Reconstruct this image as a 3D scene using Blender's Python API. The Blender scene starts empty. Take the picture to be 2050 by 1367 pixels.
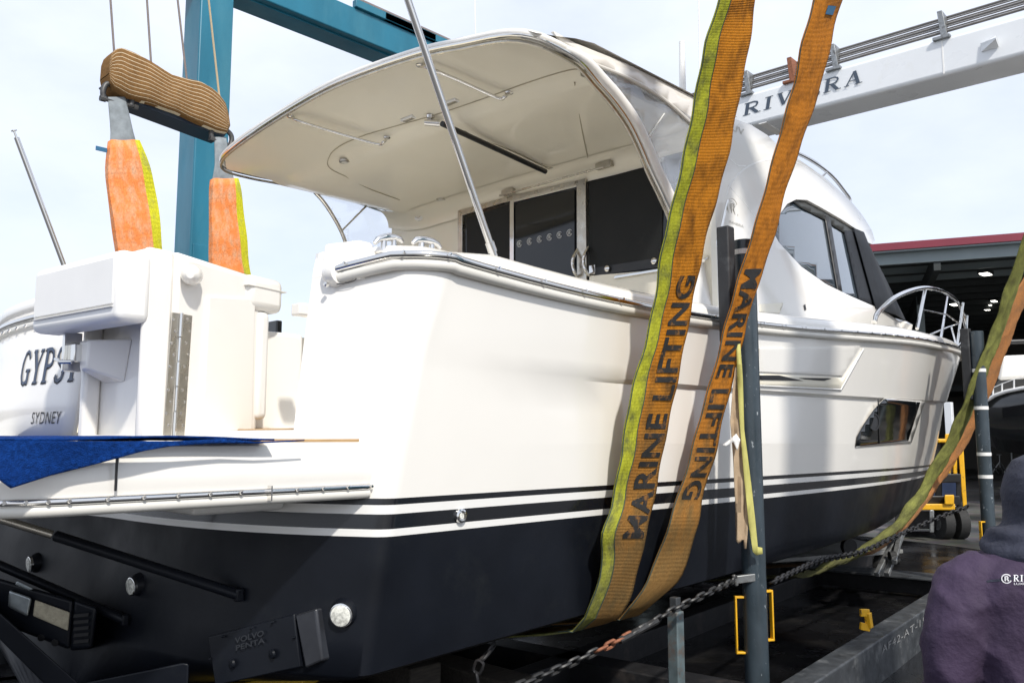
import bpy, bmesh, math, random
import numpy as np
from mathutils import Vector, Matrix
random.seed(7)
S = bpy.context.scene
# ------------------------------------------------------------------ camera
F=1700.; CX,CY=1025.,683.5
YAW=math.radians(44); PITCH=math.atan(194/1700.)
C=np.array([-2.35,-5.24,1.75])
fw=np.array([math.cos(YAW)*math.cos(PITCH),math.sin(YAW)*math.cos(PITCH),math.sin(PITCH)])
rt=np.array([math.sin(YAW),-math.cos(YAW),0.]); up=np.cross(rt,fw)
cam=bpy.data.cameras.new('camera'); camo=bpy.data.objects.new('camera',cam); S.collection.objects.link(camo)
cam.sensor_width=36; cam.lens=36*F/2050; cam.clip_start=.05; cam.clip_end=2000
camo.matrix_world=Matrix(((rt[0],up[0],-fw[0],C[0]),(rt[1],up[1],-fw[1],C[1]),(rt[2],up[2],-fw[2],C[2]),(0,0,0,1)))
S.camera=camo
# ------------------------------------------------------------------ sky + sun
SUN=Vector((-.30,-.66,.74)).normalized()
W=bpy.data.worlds.new('World'); S.world=W; W.use_nodes=True
nt=W.node_tree; N=nt.nodes; L=nt.links; bg=N['Background']
sky=N.new('ShaderNodeTexSky'); sky.sky_type='NISHITA'; sky.sun_disc=False
sky.sun_elevation=math.asin(SUN.z); sky.sun_rotation=math.atan2(SUN.x,SUN.y); sky.air_density=1.0; sky.dust_density=1.2
tc=N.new('ShaderNodeTexCoord'); mp=N.new('ShaderNodeMapping'); mp.inputs['Scale'].default_value=(1.2,1.2,2.6)
nz=N.new('ShaderNodeTexNoise'); nz.inputs['Scale'].default_value=2.2; nz.inputs['Detail'].default_value=6; nz.inputs['Roughness'].default_value=.55
cr=N.new('ShaderNodeValToRGB'); cr.color_ramp.elements[0].position=.30; cr.color_ramp.elements[0].color=(.66,.66,.66,1); cr.color_ramp.elements[1].position=.68; cr.color_ramp.elements[1].color=(.97,.97,.97,1)
mx=N.new('ShaderNodeMix'); mx.data_type='RGBA'
L.new(tc.outputs['Generated'],mp.inputs['Vector']); L.new(mp.outputs['Vector'],nz.inputs['Vector']); L.new(nz.outputs['Fac'],cr.inputs['Fac'])
L.new(cr.outputs['Color'],mx.inputs['Factor']); L.new(sky.outputs['Color'],mx.inputs['A']); mx.inputs['B'].default_value=(7.1,7.6,8.7,1)
L.new(mx.outputs['Result'],bg.inputs['Color']); bg.inputs['Strength'].default_value=.095
sl=bpy.data.lights.new('sun','SUN'); sl.energy=2.7; sl.angle=math.radians(2.5); sl.color=(1,.955,.88)
so=bpy.data.objects.new('sun',sl); S.collection.objects.link(so); so.rotation_euler=SUN.to_track_quat('Z','Y').to_euler()
S.view_settings.view_transform='Standard'; S.view_settings.look='None'; S.view_settings.exposure=0.6; S.view_settings.gamma=1
# ------------------------------------------------------------------ picture -> place helpers
def ray(u,v): return fw+rt*(u-CX)/F-up*(v-CY)/F
def oy(u,v,y): r=ray(u,v);return C+r*(y-C[1])/r[1]
def ox(u,v,x): r=ray(u,v);return C+r*(x-C[0])/r[0]
def oz(u,v,z): r=ray(u,v);return C+r*(z-C[2])/r[2]
def od(u,v,d): return C+ray(u,v)*d
def osf(u,v,f,y0=-2.0):
    y=y0
    for _ in range(25):
        p=oy(u,v,y); y=.5*y+.5*f(p[0],p[2])
    return oy(u,v,y)
# ------------------------------------------------------------------ materials
MATS={}
def M(name,col,rough=.5,metal=0,coat=0,var=0,vs=6,bump=0,bs=60,stain=None,ss=3,sth=(.5,.7),spec=.5,trans=0,alpha=1,emit=None,es=1,stretch=None,rv=0):
    m=bpy.data.materials.new(name); m.use_nodes=True; MATS[name]=m
    n=m.node_tree.nodes; l=m.node_tree.links; b=n['Principled BSDF']
    b.inputs['Base Color'].default_value=(*col,1); b.inputs['Roughness'].default_value=rough; b.inputs['Metallic'].default_value=metal
    b.inputs['Coat Weight'].default_value=coat; b.inputs['Coat Roughness'].default_value=.06; b.inputs['Specular IOR Level'].default_value=spec
    b.inputs['Transmission Weight'].default_value=trans; b.inputs['Alpha'].default_value=alpha
    if emit: b.inputs['Emission Color'].default_value=(*emit,1); b.inputs['Emission Strength'].default_value=es
    t=n.new('ShaderNodeTexCoord'); src=t.outputs['Object']
    if stretch:
        mp=n.new('ShaderNodeMapping'); mp.inputs['Scale'].default_value=stretch; l.new(src,mp.inputs['Vector']); src=mp.outputs['Vector']
    cur=None
    if var:
        z=n.new('ShaderNodeTexNoise'); z.inputs['Scale'].default_value=vs; z.inputs['Detail'].default_value=5; l.new(src,z.inputs['Vector'])
        r=n.new('ShaderNodeMapRange'); r.inputs['From Min'].default_value=.3; r.inputs['From Max'].default_value=.7; r.inputs['To Min'].default_value=1-var; r.inputs['To Max'].default_value=1+var*.6
        l.new(z.outputs['Fac'],r.inputs['Value'])
        x=n.new('ShaderNodeMix'); x.data_type='RGBA'; x.blend_type='MULTIPLY'; x.inputs['Factor'].default_value=1; x.inputs['A'].default_value=(*col,1)
        l.new(r.outputs['Result'],x.inputs['B']); cur=x.outputs['Result']
    if stain:
        z=n.new('ShaderNodeTexNoise'); z.inputs['Scale'].default_value=ss; z.inputs['Detail'].default_value=8; z.inputs['Roughness'].default_value=.65; l.new(src,z.inputs['Vector'])
        r=n.new('ShaderNodeMapRange'); r.inputs['From Min'].default_value=sth[0]; r.inputs['From Max'].default_value=sth[1]; l.new(z.outputs['Fac'],r.inputs['Value'])
        x=n.new('ShaderNodeMix'); x.data_type='RGBA'; l.new(r.outputs['Result'],x.inputs['Factor'])
        if cur: l.new(cur,x.inputs['A'])
        else: x.inputs['A'].default_value=(*col,1)
        x.inputs['B'].default_value=(*stain,1); cur=x.outputs['Result']
    if cur: l.new(cur,b.inputs['Base Color'])
    if rv:
        z=n.new('ShaderNodeTexNoise'); z.inputs['Scale'].default_value=vs*.6+1; z.inputs['Detail'].default_value=4; l.new(src,z.inputs['Vector'])
        r=n.new('ShaderNodeMapRange'); r.inputs['From Min'].default_value=.35; r.inputs['From Max'].default_value=.65; r.inputs['To Min'].default_value=max(.02,rough-rv); r.inputs['To Max'].default_value=rough+rv; l.new(z.outputs['Fac'],r.inputs['Value']); l.new(r.outputs['Result'],b.inputs['Roughness'])
    if bump:
        z=n.new('ShaderNodeTexNoise'); z.inputs['Scale'].default_value=bs; z.inputs['Detail'].default_value=4; l.new(src,z.inputs['Vector'])
        k=n.new('ShaderNodeBump'); k.inputs['Strength'].default_value=bump; k.inputs['Distance'].default_value=.01; l.new(z.outputs['Fac'],k.inputs['Height']); l.new(k.outputs['Normal'],b.inputs['Normal'])
    return m
GEL=M('gelcoat',(.80,.775,.725),.22,coat=.5,var=.02,vs=1.5,bump=.02,bs=2.5)
GELD=M('gelcoat_matt',(.80,.79,.76),.38,var=.03,vs=4,bump=.05,bs=180)
CREAM=M('cream_lining',(.82,.77,.64),.30,coat=.3,var=.03,vs=2,bump=.02,bs=3)
NAVY=M('antifouling',(.006,.0075,.0115),.40,var=.25,vs=3,bump=.08,bs=14,rv=.08,stain=(.012,.014,.016),ss=5,sth=(.55,.8),spec=.22)
NAVG=M('stripe_navy',(.009,.010,.013),.2,coat=.2)
STW=M('stripe_white',(.78,.77,.74),.2,coat=.4)
CHR=M('stainless',(.72,.71,.69),.13,metal=1,rv=.06,vs=8)
CHRB=M('stainless_brushed',(.52,.49,.43),.32,metal=1,rv=.1,vs=20,var=.1)
SEAM=M('seam_line',(.40,.35,.25),.5)
RUB=M('white_rubber',(.66,.64,.59),.4,var=.05)
BLK=M('black_plastic',(.012,.012,.013),.4,var=.2,vs=10)
BLKG=M('dark_glass',(.006,.007,.008),.06,coat=.25,spec=.4)
MESH=M('sunscreen_mesh',(.013,.014,.014),.55,var=.1,vs=4,bump=.2,bs=500,spec=.25)
TEAK=M('teak',(.42,.27,.13),.6,var=.25,vs=14,stretch=(1,12,12))
CARP=M('blue_carpet',(.006,.045,.22),.95,var=.45,vs=60,bump=1,bs=260,stain=(.005,.035,.18),ss=3,spec=.1)
CANV=M('canvas_cover',(.016,.020,.028),.85,var=.2,vs=5,bump=.3,bs=14)
WINB=M('tinted_window',(.06,.08,.10),.04,coat=1,spec=.8)
CLEAR=M('clear_vinyl',(.62,.66,.72),.06,trans=.75,alpha=.55,rv=.02)
BLUE=M('blue_steel',(.012,.15,.23),.38,var=.22,vs=1.6,bump=.1,bs=8,stain=(.05,.20,.26),ss=1.2,sth=(.5,.8),stretch=(1,1,.35),rv=.1)
BEAMW=M('white_steel',(.74,.76,.775),.34,var=.03,vs=1.2,stain=(.66,.66,.63),ss=1.4,sth=(.6,.85),rv=.08)
LETT=M('slate_lettering',(.05,.07,.10),.5)
STEEL=M('dark_steel',(.055,.06,.065),.5,metal=.3,var=.4,vs=9,bump=.25,bs=22,stain=(.16,.165,.165),ss=7,sth=(.55,.72),rv=.14)
STEELB=M('grimy_steel',(.018,.018,.02),.55,metal=.2,var=.4,vs=7,bump=.3,bs=20,stain=(.06,.05,.045),ss=5,sth=(.55,.75))
POST=M('post_paint',(.035,.05,.062),.38,var=.3,vs=8,bump=.2,bs=20,stain=(.35,.38,.4),ss=34,sth=(.64,.70),stretch=(1,1,.5),rv=.12)
PAD=M('black_padding',(.02,.021,.024),.6,var=.3,vs=6,bump=.3,bs=18,stain=(.08,.085,.09),ss=5,sth=(.55,.75))
YEL=M('yellow_paint',(.75,.40,.012),.45,var=.12,vs=8,stain=(.12,.07,.03),ss=16,sth=(.60,.66),bump=.1,bs=30)
GALV=M('galvanised',(.30,.31,.31),.42,metal=.7,var=.25,vs=20,stain=(.10,.09,.08),ss=14,sth=(.5,.7))
RUST=M('rusty_link',(.24,.09,.045),.8,var=.4,vs=30)
CHN=M('dark_chain',(.06,.06,.06),.5,metal=.6,var=.4,vs=20)
PAPER=M('kraft_paper',(.42,.31,.20),.85,var=.15,vs=12,bump=.5,bs=16)
YTAPE=M('yellow_strip',(.50,.47,.14),.7,var=.15,vs=6,bump=.3,bs=12)
GREYW=M('grey_webbing',(.24,.27,.29),.85,var=.25,vs=14,bump=.4,bs=120)
ROPE=M('wire_rope',(.20,.17,.16),.6,metal=.4,bump=.5,bs=200)
ROPET=M('fibre_rope',(.42,.34,.22),.9,bump=.5,bs=200)
SKINM=M('skin',(.5,.3,.22),.55)
JACK=M('plum_jacket',(.034,.019,.048),.8,var=.2,vs=5,bump=.5,bs=45,stain=(.046,.028,.062),ss=2.5)
HOOD=M('grey_hood',(.030,.033,.052),.9,var=.2,vs=9,bump=.5,bs=60)
TROU=M('dark_trousers',(.02,.022,.03),.9)
WHT=M('white_print',(.75,.75,.76),.6)
BINK=M('black_print',(.012,.012,.014),.6,var=.3,vs=30)
STENC=M('worn_stencil',(.014,.013,.012),.7,var=.3,vs=30,stain=(.20,.085,.012),ss=16,sth=(.55,.66))
RED=M('red_fascia',(.19,.022,.04),.45,var=.08,vs=1)
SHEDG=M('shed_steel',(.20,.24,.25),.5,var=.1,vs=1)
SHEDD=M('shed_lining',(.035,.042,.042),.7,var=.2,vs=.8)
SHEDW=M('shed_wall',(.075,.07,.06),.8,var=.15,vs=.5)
LAMP=M('lamp_light',(1,1,1),.5,emit=(1,.96,.88),es=4)
LED=M('lens',(.75,.75,.68),.08,coat=1,var=.5,vs=60)
TYRE=M('tyre_rubber',(.016,.016,.016),.75,var=.3,vs=20,bump=.4,bs=40)
LEAF=M('palm_leaf',(.07,.12,.03),.6,var=.4,vs=20)
ANOD=M('zinc_anode',(.42,.38,.28),.7,metal=.2,var=.25,vs=30,bump=.5,bs=90)
ALU=M('cast_alloy',(.30,.33,.34),.35,metal=.7,var=.2,vs=25)
TIMB=M('grimy_timber',(.05,.042,.033),.85,var=.45,vs=9,bump=.4,bs=30,stretch=(1,8,8))
def striped():
    m=M('striped_carpet',(.21,.115,.045),.95,var=.2,vs=30,bump=.7,bs=200,spec=.1); n=m.node_tree.nodes; l=m.node_tree.links; b=n['Principled BSDF']
    uv=n.new('ShaderNodeUVMap'); s=n.new('ShaderNodeSeparateXYZ'); l.new(uv.outputs['UV'],s.inputs[0])
    a=n.new('ShaderNodeMath'); a.operation='MULTIPLY'; a.inputs[1].default_value=11; l.new(s.outputs['Y'],a.inputs[0])
    f=n.new('ShaderNodeMath'); f.operation='FRACT'; l.new(a.outputs[0],f.inputs[0])
    c=n.new('ShaderNodeMath'); c.operation='LESS_THAN'; c.inputs[1].default_value=.10; l.new(f.outputs[0],c.inputs[0])
    x=n.new('ShaderNodeMix'); x.data_type='RGBA'; src=b.inputs['Base Color'].links[0].from_socket
    l.new(c.outputs[0],x.inputs['Factor']); l.new(src,x.inputs['A']); x.inputs['B'].default_value=(.72,.62,.45,1); l.new(x.outputs['Result'],b.inputs['Base Color']); return m
STRI=striped()
def webbing(name,base,dark,rib=True,th=(.50,.72),ss=3.2,mud=None,bumpS=.6,freq=118.):
    """woven strap: UV x = metres along, y = 0..1 across"""
    m=bpy.data.materials.new(name); m.use_nodes=True; n=m.node_tree.nodes; l=m.node_tree.links; b=n['Principled BSDF']
    b.inputs['Roughness'].default_value=.72; b.inputs['Specular IOR Level'].default_value=.12
    uv=n.new('ShaderNodeUVMap'); mp=n.new('ShaderNodeMapping'); mp.inputs['Scale'].default_value=(1.6,1.0,1); l.new(uv.outputs['UV'],mp.inputs['Vector'])
    z=n.new('ShaderNodeTexNoise'); z.inputs['Scale'].default_value=ss; z.inputs['Detail'].default_value=8; z.inputs['Roughness'].default_value=.6; l.new(mp.outputs['Vector'],z.inputs['Vector'])
    r=n.new('ShaderNodeMapRange'); r.inputs['From Min'].default_value=th[0]; r.inputs['From Max'].default_value=th[1]; l.new(z.outputs['Fac'],r.inputs['Value'])
    x=n.new('ShaderNodeMix'); x.data_type='RGBA'; x.inputs['A'].default_value=(*base,1); x.inputs['B'].default_value=(*dark,1); l.new(r.outputs['Result'],x.inputs['Factor'])
    s=n.new('ShaderNodeSeparateXYZ'); l.new(uv.outputs['UV'],s.inputs[0])
    cur=x.outputs['Result']
    if mud:   # mud=(colour, s0, s1): mud caked on the end that runs under the keel
        q=n.new('ShaderNodeMapRange'); q.inputs['From Min'].default_value=mud[1]; q.inputs['From Max'].default_value=mud[2]
        ad=n.new('ShaderNodeMath'); ad.operation='MULTIPLY_ADD'; ad.inputs[1].default_value=1.2; l.new(z.outputs['Fac'],ad.inputs[0]); l.new(s.outputs['X'],ad.inputs[2]); l.new(ad.outputs[0],q.inputs['Value'])
        y=n.new('ShaderNodeMix'); y.data_type='RGBA'; l.new(cur,y.inputs['A']); y.inputs['B'].default_value=(*mud[0],1)
        mm=n.new('ShaderNodeMath'); mm.operation='MULTIPLY'; mm.inputs[1].default_value=.8; l.new(q.outputs['Result'],mm.inputs[0]); l.new(mm.outputs[0],y.inputs['Factor']); cur=y.outputs['Result']
    w=n.new('ShaderNodeMath'); w.operation='MULTIPLY'; w.inputs[1].default_value=freq*2*math.pi; l.new(s.outputs['X'],w.inputs[0])
    sn=n.new('ShaderNodeMath'); sn.operation='SINE'; l.new(w.outputs[0],sn.inputs[0])
    rr=n.new('ShaderNodeMapRange'); rr.inputs['From Min'].default_value=-1; rr.inputs['To Min'].default_value=.80 if rib else .92; rr.inputs['To Max'].default_value=1.08; l.new(sn.outputs[0],rr.inputs['Value'])
    y=n.new('ShaderNodeMix'); y.data_type='RGBA'; y.blend_type='MULTIPLY'; y.inputs['Factor'].default_value=1; l.new(cur,y.inputs['A']); l.new(rr.outputs['Result'],y.inputs['B'])
    f=n.new('ShaderNodeTexNoise'); f.inputs['Scale'].default_value=40; f.inputs['Detail'].default_value=5; l.new(mp.outputs['Vector'],f.inputs['Vector'])
    fr=n.new('ShaderNodeMapRange'); fr.inputs['From Min'].default_value=.3; fr.inputs['From Max'].default_value=.7; fr.inputs['To Min'].default_value=.78; fr.inputs['To Max'].default_value=1.2; l.new(f.outputs['Fac'],fr.inputs['Value'])
    y2=n.new('ShaderNodeMix'); y2.data_type='RGBA'; y2.blend_type='MULTIPLY'; y2.inputs['Factor'].default_value=1; l.new(y.outputs['Result'],y2.inputs['A']); l.new(fr.outputs['Result'],y2.inputs['B'])
    l.new(y2.outputs['Result'],b.inputs['Base Color'])
    z3=n.new('ShaderNodeTexNoise'); z3.inputs['Scale'].default_value=9; z3.inputs['Detail'].default_value=3; l.new(mp.outputs['Vector'],z3.inputs['Vector'])
    k0=n.new('ShaderNodeBump'); k0.inputs['Strength'].default_value=.5; k0.inputs['Distance'].default_value=.02; l.new(z3.outputs['Fac'],k0.inputs['Height'])
    k=n.new('ShaderNodeBump'); k.inputs['Strength'].default_value=bumpS; k.inputs['Distance'].default_value=.004; l.new(sn.outputs[0],k.inputs['Height']); l.new(k0.outputs['Normal'],k.inputs['Normal']); l.new(k.outputs['Normal'],b.inputs['Normal'])
    return m
WEBO=webbing('orange_webbing',(.58,.215,.015),(.13,.05,.008),th=(.46,.72),mud=((.16,.115,.05),5.9,7.2))
WEBO2=webbing('tan_webbing',(.56,.20,.02),(.17,.065,.012),th=(.46,.74),mud=((.19,.135,.055),5.9,7.1))
WEBY=webbing('lime_edging',(.38,.39,.03),(.13,.14,.04),rib=False,th=(.46,.70),ss=6,mud=((.12,.12,.06),6.6,7.8),bumpS=.2)
WEBK=webbing('dark_binding',(.05,.07,.06),(.02,.02,.02),rib=False)
SLV=webbing('faded_orange_sleeve',(.80,.25,.075),(.66,.42,.27),rib=False,th=(.42,.75),ss=6,bumpS=.3)
LIME=webbing('lime_webbing',(.62,.60,.03),(.36,.36,.10),rib=False,th=(.5,.7))
GRNW=webbing('mossy_webbing',(.25,.26,.07),(.07,.07,.03),rib=False,th=(.36,.75),ss=4,mud=((.06,.055,.035),7.2,9.5))
BRNW=webbing('brown_webbing',(.46,.20,.07),(.26,.14,.07),rib=False,th=(.40,.8),ss=4,mud=((.10,.075,.05),7.5,9.5))
def ground_mat():
    m=bpy.data.materials.new('wet_concrete'); m.use_nodes=True; n=m.node_tree.nodes; l=m.node_tree.links; b=n['Principled BSDF']
    t=n.new('ShaderNodeTexCoord'); z=n.new('ShaderNodeTexNoise'); z.inputs['Scale'].default_value=.35; z.inputs['Detail'].default_value=8; l.new(t.outputs['Object'],z.inputs['Vector'])
    r=n.new('ShaderNodeValToRGB'); e=r.color_ramp.elements; e[0].position=.35; e[0].color=(.04,.039,.038,1); e[1].position=.68; e[1].color=(.19,.18,.165,1); l.new(z.outputs['Fac'],r.inputs['Fac'])
    z2=n.new('ShaderNodeTexNoise'); z2.inputs['Scale'].default_value=3; z2.inputs['Detail'].default_value=9; l.new(t.outputs['Object'],z2.inputs['Vector'])
    x=n.new('ShaderNodeMix'); x.data_type='RGBA'; x.blend_type='MULTIPLY'; x.inputs['Factor'].default_value=.6; l.new(r.outputs['Color'],x.inputs['A']); l.new(z2.outputs['Color'],x.inputs['B']); l.new(x.outputs['Result'],b.inputs['Base Color'])
    q=n.new('ShaderNodeMapRange'); q.inputs['From Min'].default_value=.4; q.inputs['From Max'].default_value=.6; q.inputs['To Min'].default_value=.35; q.inputs['To Max'].default_value=.8; l.new(z.outputs['Fac'],q.inputs['Value']); l.new(q.outputs['Result'],b.inputs['Roughness'])
    k=n.new('ShaderNodeBump'); k.inputs['Strength'].default_value=.15; l.new(z2.outputs['Fac'],k.inputs['Height']); l.new(k.outputs['Normal'],b.inputs['Normal'])
    return m
GRD=ground_mat()
LINE=M('line_paint',(.5,.42,.28),.6,stain=(.12,.11,.1),ss=5,sth=(.5,.65))
# ------------------------------------------------------------------ mesh helpers
COL=S.collection
def tag(o,label,cat,group=None,kind=None):
    if label: o['label']=label
    if cat: o['category']=cat
    if group: o['group']=group
    if kind: o['kind']=kind
    return o
def thing(name,label,cat,loc=(0,0,0),group=None):
    o=bpy.data.objects.new(name,None); COL.objects.link(o); o.location=loc; o.empty_display_size=.1; tag(o,label,cat,group); return o
def obj(name,vs,fs,m,parent=None,smooth=False,bevel=0,solid=0,mirror=False,sub=0,mats=None,fm=None,uv=None,soff=0,ang=.7):
    me=bpy.data.meshes.new(name); me.from_pydata([tuple(map(float,v)) for v in vs],[],[tuple(int(i) for i in f) for f in fs])
    for mm in (mats or [m]): me.materials.append(mm)
    if fm:
        for p,i in zip(me.polygons,fm): p.material_index=i
    if uv is not None:
        lay=me.uv_layers.new(name='UVMap')
        for lp in me.loops: lay.data[lp.index].uv=uv[lp.vertex_index]
    me.validate(); me.update()
    bm=bmesh.new(); bm.from_mesh(me); bmesh.ops.recalc_face_normals(bm,faces=bm.faces); bm.to_mesh(me); bm.free()
    if smooth:
        for p in me.polygons: p.use_smooth=True
        try: me.set_sharp_from_angle(angle=ang)
        except Exception: pass
    o=bpy.data.objects.new(name,me); COL.objects.link(o)
    if parent is not None:
        o.parent=parent
        o.matrix_parent_inverse=Matrix.Translation(parent.location).inverted() if parent.parent is None and parent.type=='EMPTY' else Matrix.Identity(4)
    if mirror and min(abs(v[1]) for v in vs)<.02: k=o.modifiers.new('mirror','MIRROR'); k.use_axis=(False,True,False)
    elif mirror: obj(name,[(v[0],-v[1],v[2]) for v in vs],fs,m,parent,smooth,bevel,solid,False,sub,mats,fm,uv,soff,ang)
    if solid: k=o.modifiers.new('solid','SOLIDIFY'); k.thickness=abs(solid); k.offset=soff
    if bevel: k=o.modifiers.new('bevel','BEVEL'); k.width=bevel; k.segments=3; k.limit_method='ANGLE'; k.angle_limit=.6; k.harden_normals=False; 
    if bevel and not smooth:
        for p in me.polygons: p.use_smooth=True
        try: me.set_sharp_from_angle(angle=.6)
        except Exception: pass
    if sub: k=o.modifiers.new('sub','SUBSURF'); k.levels=sub; k.render_levels=sub
    return o
class B:
    def __init__(s): s.v=[]; s.f=[]
    def add(s,v,f): n=len(s.v); s.v+=[tuple(map(float,q)) for q in v]; s.f+=[tuple(i+n for i in g) for g in f]; return s
    def box(s,c,d,R=None):
        c=np.array(c,float); d=np.array(d,float)/2; vs=[]
        for x in(-1,1):
            for y in(-1,1):
                for z in(-1,1):
                    q=np.array([x,y,z])*d
                    if R is not None: q=np.array(R)@q
                    vs.append(c+q)
        return s.add(vs,[(0,1,3,2),(4,6,7,5),(0,4,5,1),(2,3,7,6),(0,2,6,4),(1,5,7,3)])
    def hexa(s,p): return s.add(p,[(0,1,2,3),(7,6,5,4),(0,4,5,1),(1,5,6,2),(2,6,7,3),(3,7,4,0)])
    def beam(s,a,b,w,h,upv=(0,0,1)):
        a=np.array(a,float); b=np.array(b,float); d=b-a; d/=np.linalg.norm(d); r=np.cross(d,upv); r/=np.linalg.norm(r); u=np.cross(r,d)
        return s.hexa([a-r*w/2-u*h/2,a+r*w/2-u*h/2,a+r*w/2+u*h/2,a-r*w/2+u*h/2,b-r*w/2-u*h/2,b+r*w/2-u*h/2,b+r*w/2+u*h/2,b-r*w/2+u*h/2])
    def tube(s,pts,r,n=12,cap=True,closed=False):
        P=[np.array(p,float) for p in pts]; k=len(P); rs=r if hasattr(r,'__len__') else [r]*k; vs=[]
        prev=None
        for i in range(k):
            if closed: t=P[(i+1)%k]-P[i-1]
            else: t=P[min(i+1,k-1)]-P[max(i-1,0)]
            t/=np.linalg.norm(t)+1e-9
            if prev is None:
                a=np.array([0,0,1.]) if abs(t[2])<.9 else np.array([1.,0,0]); e=np.cross(t,a)
            else: e=prev-t*(prev@t)
            e/=np.linalg.norm(e); prev=e; g=np.cross(t,e)
            for j in range(n): th=2*math.pi*j/n; vs.append(P[i]+rs[i]*(e*math.cos(th)+g*math.sin(th)))
        fs=[]
        for i in range(k if closed else k-1):
            for j in range(n): a=i*n+j; b2=i*n+(j+1)%n; i2=(i+1)%k; fs.append((a,b2,i2*n+(j+1)%n,i2*n+j))
        if cap and not closed: fs+= [tuple(range(n))[::-1], tuple((k-1)*n+j for j in range(n))]
        return s.add(vs,fs)
    def cyl(s,a,b,r,n=20,r2=None): return s.tube([a,b],[r,r if r2 is None else r2],n)
    def rings(s,c,axis,prof,n=24):   # prof: (distance along axis, radius)
        c=np.array(c,float); ax=np.array(axis,float); ax/=np.linalg.norm(ax)
        e=np.cross(ax,[0,0,1.] if abs(ax[2])<.9 else [1.,0,0]); e/=np.linalg.norm(e); g=np.cross(ax,e); vs=[];fs=[]
        for d,r in prof:
            for j in range(n): th=2*math.pi*j/n; vs.append(c+ax*d+r*(e*math.cos(th)+g*math.sin(th)))
        for i in range(len(prof)-1):
            for j in range(n): fs.append((i*n+j,i*n+(j+1)%n,(i+1)*n+(j+1)%n,(i+1)*n+j))
        fs+=[tuple(range(n)),tuple((len(prof)-1)*n+j for j in range(n))]
        return s.add(vs,fs)
    def grid(s,rows,closed=False):
        n=len(rows[0]); vs=[p for r in rows for p in r]; fs=[]
        for i in range(len(rows)-1):
            for j in range(n if closed else n-1): fs.append((i*n+j,i*n+(j+1)%n,(i+1)*n+(j+1)%n,(i+1)*n+j))
        return s.add(vs,fs)
    def out(s,name,m,parent=None,**k): return obj(name,s.v,s.f,m,parent,**k)
    def each(s,name,m,parent=None,**k):   # every separate piece as an object of its own
        par=list(range(len(s.v)))
        def fd(i):
            while par[i]!=i: par[i]=par[par[i]]; i=par[i]
            return i
        for f in s.f:
            for i in f[1:]: par[fd(i)]=fd(f[0])
        gr={}
        for f in s.f: gr.setdefault(fd(f[0]),[]).append(f)
        for g in gr.values():
            ids=sorted({i for f in g for i in f}); mp={i:n for n,i in enumerate(ids)}; obj(name,[s.v[i] for i in ids],[[mp[i] for i in f] for f in g],m,parent,**k)
def crom(P,n=8):
    P=[np.array(p,float) for p in P]; Q=[2*P[0]-P[1]]+P+[2*P[-1]-P[-2]]; o=[]
    for i in range(1,len(Q)-2):
        a,b,c,d=Q[i-1:i+3]
        for k in range(n):
            t=k/n; o.append(.5*((2*b)+(c-a)*t+(2*a-5*b+4*c-d)*t*t+(3*b-3*c+d-a)*t**3))
    o.append(P[-1]); return o
def trace(name,px,f,m,parent,solid=.02,cuts=14,mirror=False,bevel=0,inset=0,smooth=True,y0=-2.,soff=0,curve=0):
    """a panel whose outline is known, laid on the surface y=f(x,z), with its own thickness"""
    if curve: px=[tuple(q) for q in crom([(*p,0) for p in px+[px[0]]],curve)[:-1]]; px=[(p[0],p[1]) for p in px]
    bm=bmesh.new(); vs=[bm.verts.new((p[0],p[1],0)) for p in px]; bm.faces.new(vs)
    us=[p[0] for p in px]; vv=[p[1] for p in px]
    for k in range(1,cuts):
        u=min(us)+(max(us)-min(us))*k/cuts; bmesh.ops.bisect_plane(bm,geom=bm.verts[:]+bm.edges[:]+bm.faces[:],plane_co=(u,0,0),plane_no=(1,0,0))
    for k in range(1,max(2,cuts//2)):
        v=min(vv)+(max(vv)-min(vv))*k/max(2,cuts//2); bmesh.ops.bisect_plane(bm,geom=bm.verts[:]+bm.edges[:]+bm.faces[:],plane_co=(0,v,0),plane_no=(0,1,0))
    bm.verts.index_update(); V=[]; 
    for v in bm.verts:
        p=osf(v.co.x,v.co.y,f,y0) if callable(f) else f; V.append(p+np.array([0,inset,0]))
    Fs=[[q.index for q in fa.verts] for fa in bm.faces]; bm.free()
    return obj(name,V,Fs,m,parent,smooth=smooth,solid=solid,mirror=mirror,bevel=bevel,soff=soff)
def textmesh(body,bold=.012,cuts=2,space=1.0):
    c=bpy.data.curves.new('t','FONT'); c.body=body; c.size=1; c.offset=bold; c.resolution_u=4; c.space_character=space
    o=bpy.data.objects.new('t',c); COL.objects.link(o); bpy.context.view_layer.update()
    me=bpy.data.meshes.new_from_object(o); bm=bmesh.new(); bm.from_mesh(me); bmesh.ops.triangulate(bm,faces=bm.faces)
    for _ in range(cuts):
        es=[e for e in bm.edges if e.calc_length()>.12]
        if es: bmesh.ops.subdivide_edges(bm,edges=es,cuts=1); bmesh.ops.triangulate(bm,faces=bm.faces)
    bm.verts.index_update(); V=[(v.co.x,v.co.y) for v in bm.verts]; Fs=[[q.index for q in f.verts] for f in bm.faces]; bm.free()
    bpy.data.objects.remove(o); bpy.data.curves.remove(c); bpy.data.meshes.remove(me)
    x0=min(v[0] for v in V); x1=max(v[0] for v in V); y0=min(v[1] for v in V); y1=max(v[1] for v in V)
    return [((x-x0)/(x1-x0),(y-y0)/(y1-y0)) for x,y in V],Fs
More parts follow.
